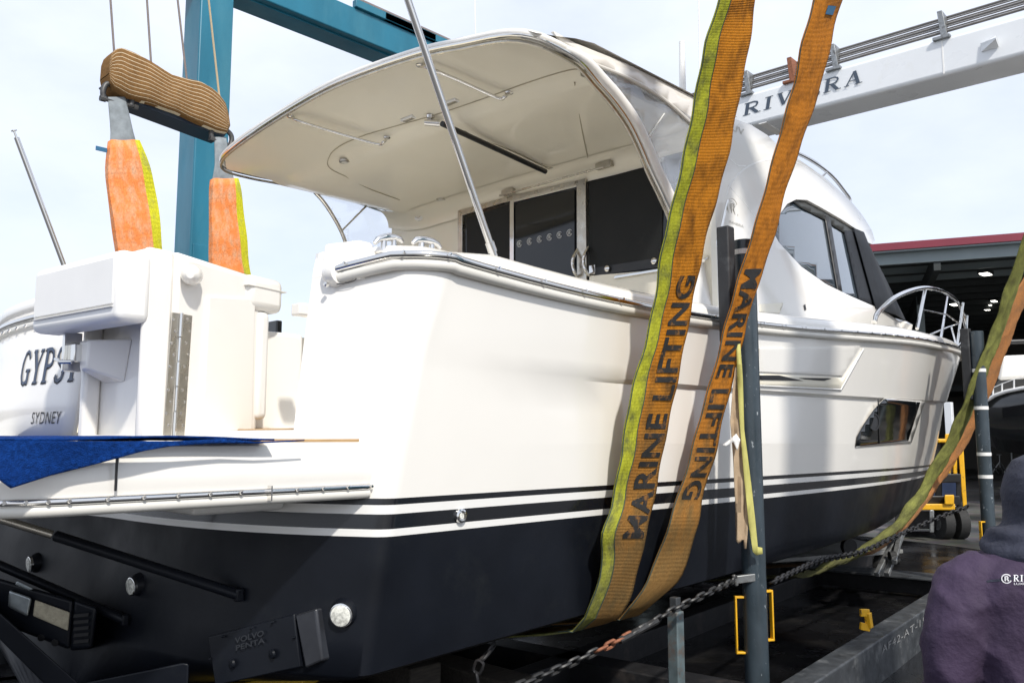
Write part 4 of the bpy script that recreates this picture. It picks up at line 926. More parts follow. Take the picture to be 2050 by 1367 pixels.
def sling(LT,RT,YT,vend,PL,PR,pv0,yP,seed,mats,edge,lab,textargs,border):
    th=thing('lifting_sling',lab,'lifting sling',(1.6,-2.2,.6),'lifting slings round the yacht')
    st=smooth_rows(pixrows(LT,RT,YT,np.linspace(0,vend,74),13,.006,seed),1); n0=6
    st=extend_up(st,7.3,n0)
    last=st[-1]; xl,xr=last[0][0],last[-1][0]
    def row(xa,xb,y,z): return np.array([[xa+(xb-xa)*t/12,y,z] for t in range(13)])
    p1=oy(ip(PL,600),600,yP); p2=oy(ip(PR,600),600,yP)
    xa2,xb2=p1[0],p2[0]
    prof=[(-2.02,.66),(-1.9,.64),(-1.0,.47),(0,.27),(1.0,.47),(1.98,.68),(2.16,.80),(2.28,1.4),(2.42,2.3)]
    ur=[]
    for k,(y,z) in enumerate(prof):
        t=k/(len(prof)-1); ur.append(row(xl*(1-t)+xa2*t-.03*math.sin(t*9),xr*(1-t)+xb2*t-.03*math.sin(t*9),y,z))
    und=[]; prev=last
    for u_ in ur: und+=between(prev,u_,4)+[u_]; prev=u_
    pr=smooth_rows(pixrows([(a,b) for a,b in PL],[(a,b) for a,b in PR],[(100,yP),(600,yP)],np.linspace(600,pv0,24),13,.004,seed+5),1)
    pr=[r for r in pr]
    br=between(prev,pr[0],4)
    allr=st+und+br+pr; nst=len(st)+len(und)+len(br)
    rb=Ribbon(allr)
    rb.mesh('webbing',mats,lambda i,j:(2 if i>=nst-1 else (1 if j<border else 0)),th)
    # dark stitched binding lines
    for t in ([0.0,border/12] if border else [0.0]):
        pts=[rb.at(rb.S[i],t,.006) for i in range(0,len(st)+6)]; B().tube(pts,.0035,5).out('binding',WEBK,th)
    # lettering
    for body,s0,s1,t0,t1,flip in textargs:
        V,Fc=textmesh(body,.028,2,1.06); d0=arc(rb,s0,st); d1=arc(rb,s1,st)
        vv=[rb.at(d0+(d1-d0)*a, (t0+(t1-t0)*b_),.0095) for a,b_ in V]; obj('lettering',vv,Fc,STENC,th)
    # protective sleeve on the port side
    sl=[]
    for r in pr:
        cen=r.mean(0); 
        if True: sl.append(r)
    sl=[]
    for i,r in enumerate(allr[nst-1:]):
        pass
    psv=[v for v in np.linspace(600,pv0,24)]
    k1=[i for i,v in enumerate(psv) if v>pv0+78]
    rws=[]
    for i in k1:
        r=pr[i]; w=(r[-1]-r[0]); a=r[0]-w*.06; b_=r[-1]+w*.08; front=[]
        for j in range(11):
            t=j/10; front.append(a*(1-t)+b_*t+np.array([0,-.055-.012*math.sin(t*9+i*.4)-.01*math.sin(i*.9),0]))
        back=[a*(1-t)+b_*t+np.array([0,.02,0]) for t in np.linspace(1,0,11)]
        rws.append(front+back)
    vs=[p for r in rws for p in r]; m=22; fs=[];fm=[];uv=[]
    for i,r in enumerate(rws):
        for j in range(m): uv.append((i*.06,(j if j<11 else 22-j)/11))
    for i in range(len(rws)-1):
        for j in range(m): fs.append((i*m+j,i*m+(j+1)%m,(i+1)*m+(j+1)%m,(i+1)*m+j)); fm.append(1 if j in(8,9,10,11,12,13) else 0)
    obj('sleeve',vs,fs,None,th,smooth=True,mats=[SLV,LIME],fm=fm,uv=uv,ang=1.2,solid=.004)
    return th,rb
def arc(rb,v,st): # pixel v on the starboard run -> metres along
    f=6+v*73/ st_v; i=int(f); return rb.S[i]+(rb.S[i+1]-rb.S[i])*(f-i)
st_v=1235.
slA,rbA=sling(LA,RA,YA,1235.,PL1,PR1,195,2.85,1,[WEBO,WEBY,GREYW],1,'wide orange lifting sling with a lime edge, nearest the transom',[('MARINE LIFTING',1076,552,.92,.40,0)],3)
st_v=1214.
slB,rbB=sling(LB,RB,YB,1214.,PL2,PR2,275,2.85,2,[WEBO2,WEBY,GREYW],0,'narrower orange sling without a lime edge, just ahead of the wide one',[('MARINE LIFTING',538,1000,.12,.84,0)],0)
# small blue tag on the second sling, near its top
v_=28; vv=[rbB.at(rbB.S[6]+(a),b_,.012) for a,b_ in ((.05,.40),(.05,.72),(.11,.72),(.11,.40))]; B().add(vv,[(0,1,2,3)]).out('blue_tag',M('tag_blue',(.02,.12,.24),.6),slB,solid=.002)
p_=oy(203,299,2.85); B().box(p_,(.10,.01,.04)).out('blue_tag',MATS['tag_blue'],slA)
# forward pair
def fsling(pts,YT,col,lab,w0,w1,seed,extra=None):
    th=thing('lifting_sling',lab,'lifting sling',(7,-1.8,.6),'lifting slings round the yacht'); rows=[]
    r=random.Random(seed)
    P=crom([(u,v,0) for u,v in pts],5)
    for i,p in enumerate(P):
        y=ip(YT,p[1]); c_=oy(p[0],p[1],y); t=i/(len(P)-1); wpx=w0+(w1-w0)*t; wpx*=(1+.12*math.sin(i*.8+seed)); a=oy(p[0]-wpx/2,p[1],y); b=oy(p[0]+wpx/2,p[1],y)
        rows.append(np.array([a*(1-k/8)+b*(k/8)+np.array([0,-.06*math.sin(math.pi*k/8)-.012*math.sin(i*.9+k*1.7),.012*math.sin(i*1.3+k)]) for k in range(9)]))
    rows=extend_up(rows,7.2,5)
    x=rows[-1].mean(0)
    if extra: 
        for (dx,y,z) in extra: rows.append(rows[len(rows)-1]*0+np.array([[x[0]+dx+.12*(k/8-.5)*2,y,z] for k in range(9)]))
    rb=Ribbon(rows); rb.mesh('webbing',[col],lambda i,j:0,th,solid=.02); return th
Yf=[(300,-3.4),(477,-3.1),(648,-2.75),(775,-2.5),(900,-2.2),(960,-2.05),(1064,-1.95),(1112,-1.8),(1150,-1.6)]
fsling([(2052,490),(2022,575),(1999,648),(1976,706),(1949,775),(1924,840),(1893,901),(1862,952),(1826,1012),(1780,1062),(1725,1100),(1660,1130),(1600,1152)],Yf,GRNW,'mossy green sling wrapped under the bow, ahead of the far post',15,23,1,[(0,-1.0,.42),(0,0,.26),(0,1.2,.5),(0,2.0,.9),(.1,2.6,3.),(.1,3.2,6.5)])
fsling([(2092,495),(2046,590),(2018,650),(2000,700),(1970,780),(1940,850),(1910,905),(1872,960),(1838,1010),(1790,1062),(1735,1105)],[(a,b+.10) for a,b in Yf],BRNW,'faded orange-brown sling twisted beside the mossy green one',26,12,4,[(.1,-1.1,.42),(.1,0,.25),(.1,1.2,.5),(.1,2.0,.9),(.2,2.6,3.),(.2,3.2,6.5)])
# ================================================================== hoist block wrapped in striped carpet
hb_=thing('hoist_block','brown striped carpet wrapped round the spreader block above the port slings','hoist block',tuple(oy(340,200,2.9)))
TP=[(218,147),(220,120),(225,106),(233,98),(245,96),(270,106),(300,122),(345,150),(370,157),(400,163),(425,177),(440,190),(452,207),(458,228),(461,250)]
BT=[(218,149),(221,163),(230,178),(255,194),(300,207),(350,224),(400,247),(430,260),(445,264),(455,266),(461,252)]
us=list(np.linspace(218,232,7))+list(np.linspace(236,446,30))+list(np.linspace(450,461,6)); vs=[];uv=[];nf=13
for u in us:
    for k in range(nf):
        f=k/(nf-1); v=ip(TP,u)*(1-f)+ip(BT,u)*f; e=min(1,(u-218)/20,(461-u)/20); bul=.05*math.sin(math.pi*min(1,max(0,f)))**.6*max(0,e)**.5+.006*math.sin(u*.12+f*5)
        vs.append(oy(u,v,2.80-bul)); uv.append((u/100,f+.012*math.sin(u*.045)+.008*math.sin(u*.11)))
nb=len(vs)
for u in us:
    for k in range(nf):
        f=k/(nf-1); v=ip(TP,u)*(1-f)+ip(BT,u)*f; vs.append(oy(u,v,2.80)+np.array([0,.22,0])); uv.append((u/100,f))
fs=[]
for i in range(len(us)-1):
    for k in range(nf-1): fs.append((i*nf+k,i*nf+k+1,(i+1)*nf+k+1,(i+1)*nf+k)); fs.append((nb+i*nf+k,nb+(i+1)*nf+k,nb+(i+1)*nf+k+1,nb+i*nf+k+1))
    fs.append((i*nf,(i+1)*nf,nb+(i+1)*nf,nb+i*nf)); fs.append((i*nf+nf-1,nb+i*nf+nf-1,nb+(i+1)*nf+nf-1,(i+1)*nf+nf-1))
obj('carpet_wrap',vs,fs,STRI,hb_,smooth=True,uv=uv,ang=1.0)
q=[(219,160),(250,200),(448,275),(458,262),(440,250),(225,165)]
a=[oy(u,v,2.86) for u,v in q]; b2=[p+np.array([0,.28,0]) for p in a]; n=len(q)
B().add(a+b2,[tuple(range(n)),tuple(range(n,2*n))[::-1]]+[(i,(i+1)%n,n+(i+1)%n,n+i) for i in range(n)]).out('steel_yoke',M('yoke_blue',(.008,.02,.04),.45,var=.2),hb_,bevel=.01)
for u0,v0,u1,v1,hh in ((207,198,262,212,30),(424,278,461,292,26)):
    a=oy(u0,v0,2.86); c_=oy(u1,v1,2.86); t1=oy(u0+12,v0-hh,2.86); t2=oy(u1-2,v1-hh,2.86)
    b=B().tube(crom([a,oy(u0,v0-hh*.6,2.86),t1,t2,oy(u1+3,v1-hh*.5,2.86),c_],5),.026,10); b.tube([a-(c_-a)*.12,c_+(c_-a)*.12],.020,10); b.rings(a-(c_-a)*.12,(c_-a),[(0,.03),(.05,.03)],8); b.rings(c_+(c_-a)*.10,(c_-a),[(0,.03),(.04,.03)],6)
    b.out('shackle',M('shackle_steel',(.09,.09,.09),.5,metal=.6,var=.3,vs=20) if 'shackle_steel' not in MATS else MATS['shackle_steel'],hb_,smooth=True)
for k,(u0,u1,v1) in enumerate(((222,229,99),(295,303,123),(357,375,157),(419,440,190))):
    a=oy(u1,v1+12,2.92); c_=oy(u0-(u1-u0)*2.0*100/ v1*1.0,-200,2.92) if 0 else a+(oy(u0,0,2.92)-oy(u1,v1,2.92))*(7.7-a[2])/(oy(u0,0,2.92)[2]-oy(u1,v1,2.92)[2])
    B().tube([a,c_],.011,8).out('wire_rope',ROPE if k<3 else ROPET,hb_,smooth=True)
# ================================================================== travel lift gantry
gt=thing('boat_hoist','tall blue and white boat hoist straddling the yacht','boat hoist',(3,0,0))
x0=oy(396,150,5.0)[0]; x1=oy(463,150,5.0)[0]; yb=ox(371,0,x0)[1]
B().box(((x0+x1)/2,(5.0+yb)/2,4.1),(x1-x0,yb-5.0,8.4)).out('leg',BLUE,gt,bevel=.02)
B().box(((x0+x1)/2,4.992,2.2),((x1-x0)*.86,.012,4.0)).out('leg_plate',BLUE,gt,bevel=.004)
B().box(((x0+x1)/2,(5.0+yb)/2,.35),(1.6,.9,.5)).out('leg_foot',BLUE,gt,bevel=.05)
B().box((2.62,-5.9,4.1),(.62,.6,8.4)).out('leg',BLUE,gt,bevel=.02)
B().box((5.8,5.27,8.03),(12.5,.54,.46)).out('side_beam',BLUE,gt,bevel=.02)
B().box((5.8,5.27,7.785),(12.5,.30,.02)).out('beam_flange',BLUE,gt)
B().box((2.62,-5.1,8.1),(.5,1.9,.4)).out('top_bracket',BLUE,gt,bevel=.02)
B().box((5.8,-4.3,8.03),(12.5,.54,.46)).out('side_beam',BLUE,gt,bevel=.02)
for x,c_ in ((4.9,.12),(5.45,.12)): B().box((x+.7,5.0,8.32),(1.6,.10,.12)).out('top_box',BLUE,gt,bevel=.01)
for k in range(4): B().tube([(0,5.02+.05*k,8.42+.04*k),(12,5.02+.05*k,8.42+.04*k)],.012,6).out('hydraulic_hose',ROPE,gt)
ZB=7.6; P1=oz(1497,253,ZB); P2=oz(2050,109,ZB); dd=(P2-P1); dd[2]=0; dd/=np.linalg.norm(dd); nv=np.array([-dd[1],dd[0],0]); nv=nv if nv@(P1-C)>0 else -nv
def onbeam(u,v,off=0): r=ray(u,v); o=P1-nv*off; return C+r*(((o-C)@nv)/(r@nv))
zt_=(onbeam(1647,147)[2]+onbeam(1883,75)[2])/2
dep=abs((oz(1692,237,ZB)-P1)@nv)
PA=P1-dd*4.2; PBb=P1+dd*11.5
def bpt(s,o,z): q=P1+dd*s+nv*o; return (q[0],q[1],z)
b=B().hexa([bpt(-4.4,0,ZB),bpt(11.,0,ZB),bpt(11.,dep,ZB),bpt(-4.4,dep,ZB),bpt(-4.4,0,zt_),bpt(11.,0,zt_),bpt(11.,dep,zt_),bpt(-4.4,dep,zt_)]); cb=b.out('cross_beam',BEAMW,gt,bevel=.06)
sj=(onbeam(1886,110)-P1)@dd; B().hexa([bpt(sj,-.006,ZB+.02),bpt(sj+.02,-.006,ZB+.02),bpt(sj+.02,.01,ZB+.02),bpt(sj,.01,ZB+.02),bpt(sj,-.006,zt_-.05),bpt(sj+.02,-.006,zt_-.05),bpt(sj+.02,.01,zt_-.05),bpt(sj,.01,zt_-.05)]).out('weld_joint',GELD,cb)
B().hexa([bpt(sj-3.2,.02,ZB-.012),bpt(sj-3.05,.02,ZB-.012),bpt(sj-3.05,dep-.02,ZB-.012),bpt(sj-3.2,dep-.02,ZB-.012),bpt(sj-3.2,.02,ZB+.01),bpt(sj-3.05,.02,ZB+.01),bpt(sj-3.05,dep-.02,ZB+.01),bpt(sj-3.2,dep-.02,ZB+.01)]).out('weld_joint',GELD,cb)
q=onbeam(1962,72); sg=(q-P1)@dd; B().hexa([bpt(sg,-.01,zt_-.42),bpt(sg+.25,-.01,zt_-.42),bpt(sg+.25,-.18,zt_-.34),bpt(sg,-.01,zt_-.34),bpt(sg,-.01,zt_-.30),bpt(sg+.22,-.01,zt_-.22),bpt(sg+.25,-.18,zt_-.32),bpt(sg,-.02,zt_-.28)]).out('lug',BEAMW,cb)
for k in range(7):
    B().tube([bpt(-4.2,.03+.035*k,zt_+.10+.055*k),bpt(11.,.03+.035*k,zt_+.10+.055*k)],.012 if k%3 else .022,6).out('hydraulic_hose',M('hose_grey',(.16,.15,.14),.6,var=.2) if 'hose_grey' not in MATS else MATS['hose_grey'],gt,smooth=True)
for u,v,m_ in ((1494,180,GALV),(1581,150,RUST),(1668,135,GALV),(1884,72,GALV)):
    q=(onbeam(u,v)-P1)@dd; b=B(); b.hexa([bpt(q,-.02,zt_-.02),bpt(q+.10,-.02,zt_-.02),bpt(q+.10,.02,zt_-.02),bpt(q,.02,zt_-.02),bpt(q-.04,-.02,zt_+.46),bpt(q+.04,-.02,zt_+.46),bpt(q+.04,.30,zt_+.46),bpt(q-.04,.30,zt_+.46)]); b.hexa([bpt(q-.12,-.06,zt_-.03),bpt(q+.14,-.06,zt_-.03),bpt(q+.14,.05,zt_-.03),bpt(q-.12,.05,zt_-.03),bpt(q-.12,-.06,zt_+.02),bpt(q+.14,-.06,zt_+.02),bpt(q+.14,.05,zt_+.02),bpt(q-.12,.05,zt_+.02)]); b.out('hose_bracket',m_,gt,bevel=.005)
V,Fc,Lr,Wd=serif('RIVIERA',.10)
obj('lettering',[onbeam(1487+240*a+4*b_,233-68*a-(25+4*a)*b_,.006+Lr[i]*.0004) for i,(a,b_) in enumerate(V)],Fc,LETT,cb)
b=B(); emblem(b,onbeam(1448,226,.012),dd*1.0,np.array([0,0,1.]),.20,.03); b.out('emblem',LETT,cb)
# ================================================================== boat trailer
tr=thing('boat_trailer','dark steel hydraulic boat trailer standing under the yacht','boat trailer',(3,-1,0))
ra_=(oz(1555,1367,.3)+oz(1634,1367,.3))/2; rb_=(oz(1842,1197,.3)+oz(1868,1207,.3))/2; rd_=(rb_-ra_)/np.linalg.norm(rb_-ra_); ta=ra_-rd_*3.6+np.array([0,0,-.17]); tb=rb_+rd_*4.2+np.array([0,0,-.17]); td=(tb-ta)/np.linalg.norm(tb-ta); tq=np.array([-td[1],td[0],0])
B().beam(ta,tb,.17,.34).out('side_rail',STEEL,tr,bevel=.012)
B().beam(ta+tq*5.6,tb+tq*5.2,.2,.34).out('side_rail',STEEL,tr,bevel=.012)
for y in (1.7,3.3): B().beam(ta+tq*y+np.array([0,0,-.04]),tb+tq*y+np.array([0,0,-.04]),.16,.20).out('inner_rail',STEELB,tr,bevel=.01)
for s_ in (.4,2.1,3.7,8.9): B().beam(ta+td*s_+tq*.09+np.array([0,0,-.02]),ta+td*s_+tq*5.2+np.array([0,0,-.02]),.24,.16).out('cross_member',STEELB,tr,bevel=.01)
B().beam(ta+td*8.9+tq*.09+np.array([0,0,.09]),ta+td*8.9+tq*3.2+np.array([0,0,.09]),.5,.02).out('deck_plate',STEEL,tr,bevel=.005)
# keel timbers
b=B()
kb=thing('keel_blocks','grimy timber blocks stacked under the near end of the hull','timber blocks',(.8,-.8,.2))
for k,(x,y,z,l) in enumerate(((.6,-1.0,.08,2.6),(.6,-.7,.24,2.4),(1.5,-1.1,.08,2.6),(1.5,-.5,.24,2.2),(1.05,-1.0,.40-.06,.5))): B().box((x,y,z),(.24,l,.15)).out('timber',TIMB,kb,bevel=.012)
# stamped chalk marks on the outer face
A_=ta-tq*.087; 
def rail_face(u,v,off=.003): r=ray(u,v); o=A_-tq*off; return C+r*(((o-C)@tq)/(r@tq))
put_text('chalk_marks','AF42-AT-19',lambda a,b_:rail_face(1766+a*88,1308-a*62-b_*15),M('chalk',(.22,.22,.22),.8),tr,.0,1.1)
# guide posts
def post(c_,ztop,r,lab,padc,hands,tapes,pad,grp='trailer guide posts'):
    t=thing('guide_post',lab,'guide post',(c_[0],c_[1],0),grp)
    B().rings((c_[0],c_[1],.06),(0,0,1),[(0,r*1.0),(ztop-.06,r),(ztop-.055,r*.93)],26).out('pole',POST,t,smooth=True)
    B().rings((c_[0],c_[1],0),(0,0,1),[(0,r*1.4),(.10,r*1.4),(.11,r*1.05)],26).out('socket',STEEL,t,smooth=True)
    if pad: B().box(pad[0],pad[1]).out('bumper_pad',PAD,t,bevel=.012)
    for z in tapes: B().rings((c_[0],c_[1],z),(0,0,1),[(0,r*1.0),(.0,r*1.04),(.035,r*1.04),(.035,r)],26).out('tape_band',GELD,t,smooth=True)
    for (dx,dy,z0_,z1_) in hands:
        n_=np.array([dx,dy,0.]); n_/=np.linalg.norm(n_); e=np.array([c_[0],c_[1],0.]); s_=np.array([-n_[1],n_[0],0])
        b=B(); b.beam(e+n_*(r+.05)+[0,0,z0_],e+n_*(r+.05)+[0,0,z1_],.012,.035,upv=s_); b.beam(e+n_*(r*.8)+[0,0,z0_+.008],e+n_*(r+.055)+[0,0,z0_+.008],.035,.014); b.beam(e+n_*(r*.8)+[0,0,z1_-.008],e+n_*(r+.055)+[0,0,z1_-.008],.035,.014); b.out('grab_handle',YEL,t,bevel=.004)
    return t
g1=oy(1489,500,-2.43); c1=(g1[0],g1[1]); NH=np.array([math.cos(YAW),math.sin(YAW),0])
def vp(u,v,c_,off=0): r=ray(u,v); o=np.array([c_[0],c_[1],0])-NH*off; return C+r*(((o-C)@NH)/(r@NH))
ztop=vp(1482,484,c1)[2]
D1=0; pz=lambda v,d:vp(1500,v,c1)[2]
lf=-rt  # towards picture left
pd=oy(1455,560,-2.40)
post(c1,ztop,.0765,'scuffed blue-grey post with yellow handles, in front of the hull amidships',None,[(lf[0],lf[1],pz(1308,D1),pz(1192,D1)),(-lf[0]+.25,-lf[1]+.25,pz(1285,D1),pz(1182,D1))],[pz(512,D1)],((pd[0],pd[1],(pz(463,D1)+pz(690,D1))/2),(.09,.09,pz(463,D1)-pz(690,D1))))
g2=od(1957,700,9.0); c2=(g2[0],g2[1]); pd=od(1936,720,9.05)
post((g2[0],g2[1]),od(1955,664,9)[2],.066,'far blue-grey post beside the bow with a black pad and white tape',None,[(lf[0]-.4*fw[0],lf[1]-.4*fw[1],vp(1958,1088,c2)[2],vp(1958,1042,c2)[2])],[vp(1957,v,c2)[2] for v in (745,820,912,957)],((pd[0],pd[1],(od(0,656,9)[2]+od(0,800,9)[2])/2),(.09,.09,od(0,656,9)[2]-od(0,800,9)[2])))
b=B(); p=od(1955,700,8.97); 
# torn kraft paper and yellow strip on the near post
def hang(name,px,d,m,par,amp,seed,cuts=10):
    r=random.Random(seed); bm=bmesh.new(); vs=[bm.verts.new((a,b_,0)) for a,b_ in px]; bm.faces.new(vs); us=[p[0] for p in px]; vv=[p[1] for p in px]
    for k in range(1,5): u=min(us)+(max(us)-min(us))*k/5; bmesh.ops.bisect_plane(bm,geom=bm.verts[:]+bm.edges[:]+bm.faces[:],plane_co=(u,0,0),plane_no=(1,0,0))
    for k in range(1,cuts*2): v=min(vv)+(max(vv)-min(vv))*k/(cuts*2); bmesh.ops.bisect_plane(bm,geom=bm.verts[:]+bm.edges[:]+bm.faces[:],plane_co=(0,v,0),plane_no=(0,1,0))
    bm.verts.index_update(); V=[vp(q.co.x,q.co.y,c1,d-amp*math.sin(q.co.x*.35+q.co.y*.03+seed)+r.uniform(-amp,amp)*.5) for q in bm.verts]; Fc=[[x.index for x in f.verts] for f in bm.faces]; bm.free()
    return obj(name,V,Fc,m,par,smooth=True,solid=.003,ang=.5)
pt=thing('torn_wrapping','torn brown paper and yellow strip hanging down the near post','wrapping',tuple(od(1485,900,5.1)))
hang('brown_paper',[(1462,845),(1466,790),(1472,735),(1482,740),(1486,850),(1492,930),(1497,1000),(1498,1048),(1494,1098),(1490,1098),(1488,1080),(1478,1088),(1474,1082),(1472,1010),(1468,920)],.115,PAPER,pt,.014,2)
hang('yellow_strip',[(1474,690),(1482,688),(1487,760),(1490,860),(1503,960),(1512,1040),(1517,1094),(1526,1096),(1527,1108),(1514,1111),(1507,1104),(1499,1050),(1490,960),(1481,850),(1476,760)],.14,YTAPE,pt,.005,3)
hang('tape_scrap',[(1446,890),(1460,880),(1474,868),(1482,880),(1476,902),(1468,884),(1452,894)],.16,GELD,pt,.006,5,3)
# galvanised prop
pp=oz(1355,1367,.3); t=thing('steel_prop','square grey steel prop standing behind the chain under the hull','prop',(pp[0],pp[1],0))
B().box((pp[0],pp[1],.37),(.075,.075,.70)).out('prop_tube',M('prop_grey',(.13,.17,.18),.5,metal=.3,var=.3,vs=12,stain=(.16,.08,.04),ss=9),t,bevel=.008)
B().box((pp[0],pp[1],.74),(.05,.05,.12)).out('screw_head',STEEL,t,bevel=.005); B().box((pp[0],pp[1],.012),(.25,.25,.02)).out('base_plate',STEEL,t,bevel=.004)
# chains
def chain(name,lab,pts,L0,r,m,mid=None,sh=True):
    t=thing(name,lab,'chain',tuple(pts[0]),'chains under the yacht'); P=crom(pts,24); S_=[0]
    for i in range(1,len(P)): S_.append(S_[-1]+float(np.linalg.norm(P[i]-P[i-1])))
    n_=int(S_[-1]/(L0*.72)); bs={0:B(),1:B(),2:B()}
    for k in range(n_):
        s_=(k+.5)*S_[-1]/n_; i=max(1,min(len(P)-1,int(np.searchsorted(S_,s_)))); p=P[i-1]+(P[i]-P[i-1])*((s_-S_[i-1])/(S_[i]-S_[i-1]+1e-9)); d=P[i]-P[i-1]; d/=np.linalg.norm(d)
        a=np.cross(d,[0,0,1]); a/=np.linalg.norm(a); c_=np.cross(d,a); w=a if k%2 else c_; w=w*.9+ (c_ if k%2 else a)*.45; w/=np.linalg.norm(w)
        loop=[]
        for j in range(16):
            th=2*math.pi*j/16; cx2=math.cos(th); loop.append(p+d*(cx2*L0*.22+ (L0*.23 if cx2>0 else -L0*.23)*min(1,abs(cx2)*3))+w*math.sin(th)*L0*.27)
        mi=0
        if mid and mid[0]<k/n_<mid[1]: mi=1
        bs[mi].tube(loop,r,6,closed=True)
    bs[0].out('links',m,t,smooth=True)
    if bs[1].v: bs[1].out('rusty_links',RUST,t,smooth=True)
    return t
ca=vp(1472,1160,c1,.09); cz=oz(1040,1372,.34)
cpts=[ca,od(1420,1185,5.1),od(1345,1222,4.9),od(1290,1255,4.75),od(1200,1300,4.55),od(1120,1337,4.4),od(1030,1375,4.2)]
t=chain('load_chain','galvanised chain with one rusty stretch running down from the near post',cpts,.085,.0085,CHN,(.58,.68))
b=B().beam(ca,ca+np.array([.06,.0,0])+(vp(1518,1155,c1,.09)-ca),.03,.05); b.tube([vp(1468,1150,c1,.1),vp(1475,1172,c1,.1)],.014,8); b.out('chain_bracket',GALV,t,bevel=.006)
B().tube([od(1315,1242,4.8),od(1240,1282,4.62)],[.02,.02],8).out('turnbuckle',CHN,t,smooth=True)
t=chain('load_chain','thin dark chain sagging from the far post back under the hull',[od(1937,1014,8.8),od(1880,1035,8.5),od(1800,1070,8.0),od(1720,1105,7.3),od(1640,1122,6.6),od(1545,1165,5.6)],.09,.008,STEELB)
t=chain('load_chain','short black chain hanging between the blocks below the transom corner',[od(990,1290,4.4),od(965,1320,4.3),od(955,1345,4.3),od(958,1372,4.3)],.08,.008,STEELB)
# yellow trestle beam below the cover plate
b=B().hexa([oz(*p,z) for z in (.12,.60) for p in ((0,0),)] if 0 else [od(500,1375,4.35),od(640,1372,4.2),od(640,1372,4.7),od(500,1375,4.9),od(500,1372,4.35),od(636,1336,4.2),od(636,1340,4.7),od(500,1365,4.9)])
t=thing('yellow_stand','yellow timber-topped stand under the transom corner','stand',tuple(od(570,1370,4.3)))
b=B().box((.02,-1.05,.62),(.35,1.2,.12)); 
pa,pb_=od(520,1372,4.35),od(634,1345,4.25)
b=B().beam(pa+(pa-pb_)*1.2,pb_,.25,.09); b.out('top_beam',M('ochre_timber',(.42,.27,.01),.6,var=.25,vs=10,stretch=(1,6,6)),t,bevel=.01)
pm=(pa+pb_)/2; 
for q in (pa+(pa-pb_)*.9,pb_+(pa-pb_)*.25): B().box((q[0],q[1],(q[2]-.05)/2),(.12,.12,q[2]-.05)).out('leg',STEELB,t)
# rollers seen under the hull far side
t=thing('boat_dolly','low pale dolly plate with a black wheel beyond the keel','dolly',(8.3,-.3,0))
a=oz(1577,1117,.32); b=B().hexa([(7.2,-.3,.28),(9.2,-1.1,.28),(10.2,.2,.28),(8.2,1.0,.28),(7.2,-.3,.33),(9.2,-1.1,.33),(10.2,.2,.33),(8.2,1.0,.33)]); b.out('deck',M('dolly_grey',(.22,.22,.21),.6,var=.2,vs=4),t,bevel=.01)
B().rings((8.3,-.75,.42),(-.5,-.86,0),[(0,.10),(.06,.10)],18).out('wheel',TYRE,t,smooth=True)
for x,y in((7.5,-.3),(9,-.9),(9.8,.2)): B().rings((x,y,.13),(0,1,0),[(0,.13),(.07,.13)],18).out('wheel',TYRE,t,smooth=True)
t=thing('boarding_steps','grey steel A-frame step with small castors beyond the bow sling','step frame',tuple(od(1790,1110,8.5)))
b=B()
for (a_,c_) in (((1806,1050),(1755,1150)),((1812,1052),(1775,1150)),((1806,1052),(1790,1125))): b.beam(od(*a_,9.2),od(*c_,8.6),.05,.05)
b.out('frame',GALV,t,bevel=.006); 
for u,v in((1786,1112),(1793,1120)): B().rings(od(u,v,8.7),rt,[(-.03,.045),(.03,.045)],14).out('castor',TYRE,t,smooth=True)
t=thing('yellow_bollard','short yellow and black trestle foot lying on the trailer cross member','trestle foot',tuple(od(1745,1240,6)))
b=B(); b.beam(od(1722,1226,6.0),od(1740,1226,6.0),.03,.05); b.beam(od(1737,1226,6.0),od(1741,1256,6.0),.04,.04); b.beam(od(1722,1252,6.0),od(1741,1256,6.0),.03,.05); b.out('bracket',YEL,t,bevel=.004)
# ================================================================== forklift beyond the bow
fk=thing('forklift','yellow forklift mast and wheels partly hidden behind the bow slings','forklift',tuple(oz(1900,1078,0)))
D=15.0
def fb(name,u0,v0,u1,v1,m,d0=D,dd=.25,bev=.02,u2=None,u3=None):
    u2=u0 if u2 is None else u2; u3=u1 if u3 is None else u3
    b=B().hexa([od(u0,v1,d0),od(u1,v1,d0),od(u1,v1,d0+dd),od(u0,v1,d0+dd),od(u2,v0,d0),od(u3,v0,d0),od(u3,v0,d0+dd),od(u2,v0,d0+dd)]); return b.out(name,m,fk,bevel=bev)
fb('guard_upright',1927,885,1936,1014,YEL,u2=1917,u3=1928); fb('guard_top',1866,878,1926,886,YEL); fb('mast_upright',1892,868,1903,948,YEL); fb('mast_upright',1908,868,1916,949,YEL)
fb('lift_cylinder',1902,905,1910,948,GALV,D+.05,.1); fb('carriage',1858,948,1924,966,BLK,D-.1); fb('carriage',1850,992,1922,1012,BLK,D-.1)
fb('chassis',1842,1008,1912,1021,YEL,D-.3,.6); fb('chassis_step',1891,990,1910,1010,YEL,D-.35,.3)
fb('mast_inner',1872,886,1886,1008,BLK,D+.1); fb('counterweight',1868,960,1918,1000,M('fork_blue',(.04,.07,.16),.4,var=.2),D+1.2,1.0); fb('fork_tine',1861,1020,1870,1066,GALV,D-.4,.08); fb('mast_side',1914,948,1925,1020,BLK,D,.3)
for u in (1890,1920):
    c_=oz(u,1078,0)+np.array([0,0,.28]); b=B().rings(c_,rt,[(-.10,.22),(-.08,.28),(.08,.28),(.10,.22)],30); w_=b.out('wheel',TYRE,fk,smooth=True,ang=.5); B().rings(c_,rt,[(-.105,.13),(.105,.13)],20).out('rim',GALV,w_,smooth=True)
fb('underbody',1792,1022,1880,1058,STEELB,D,1.2)
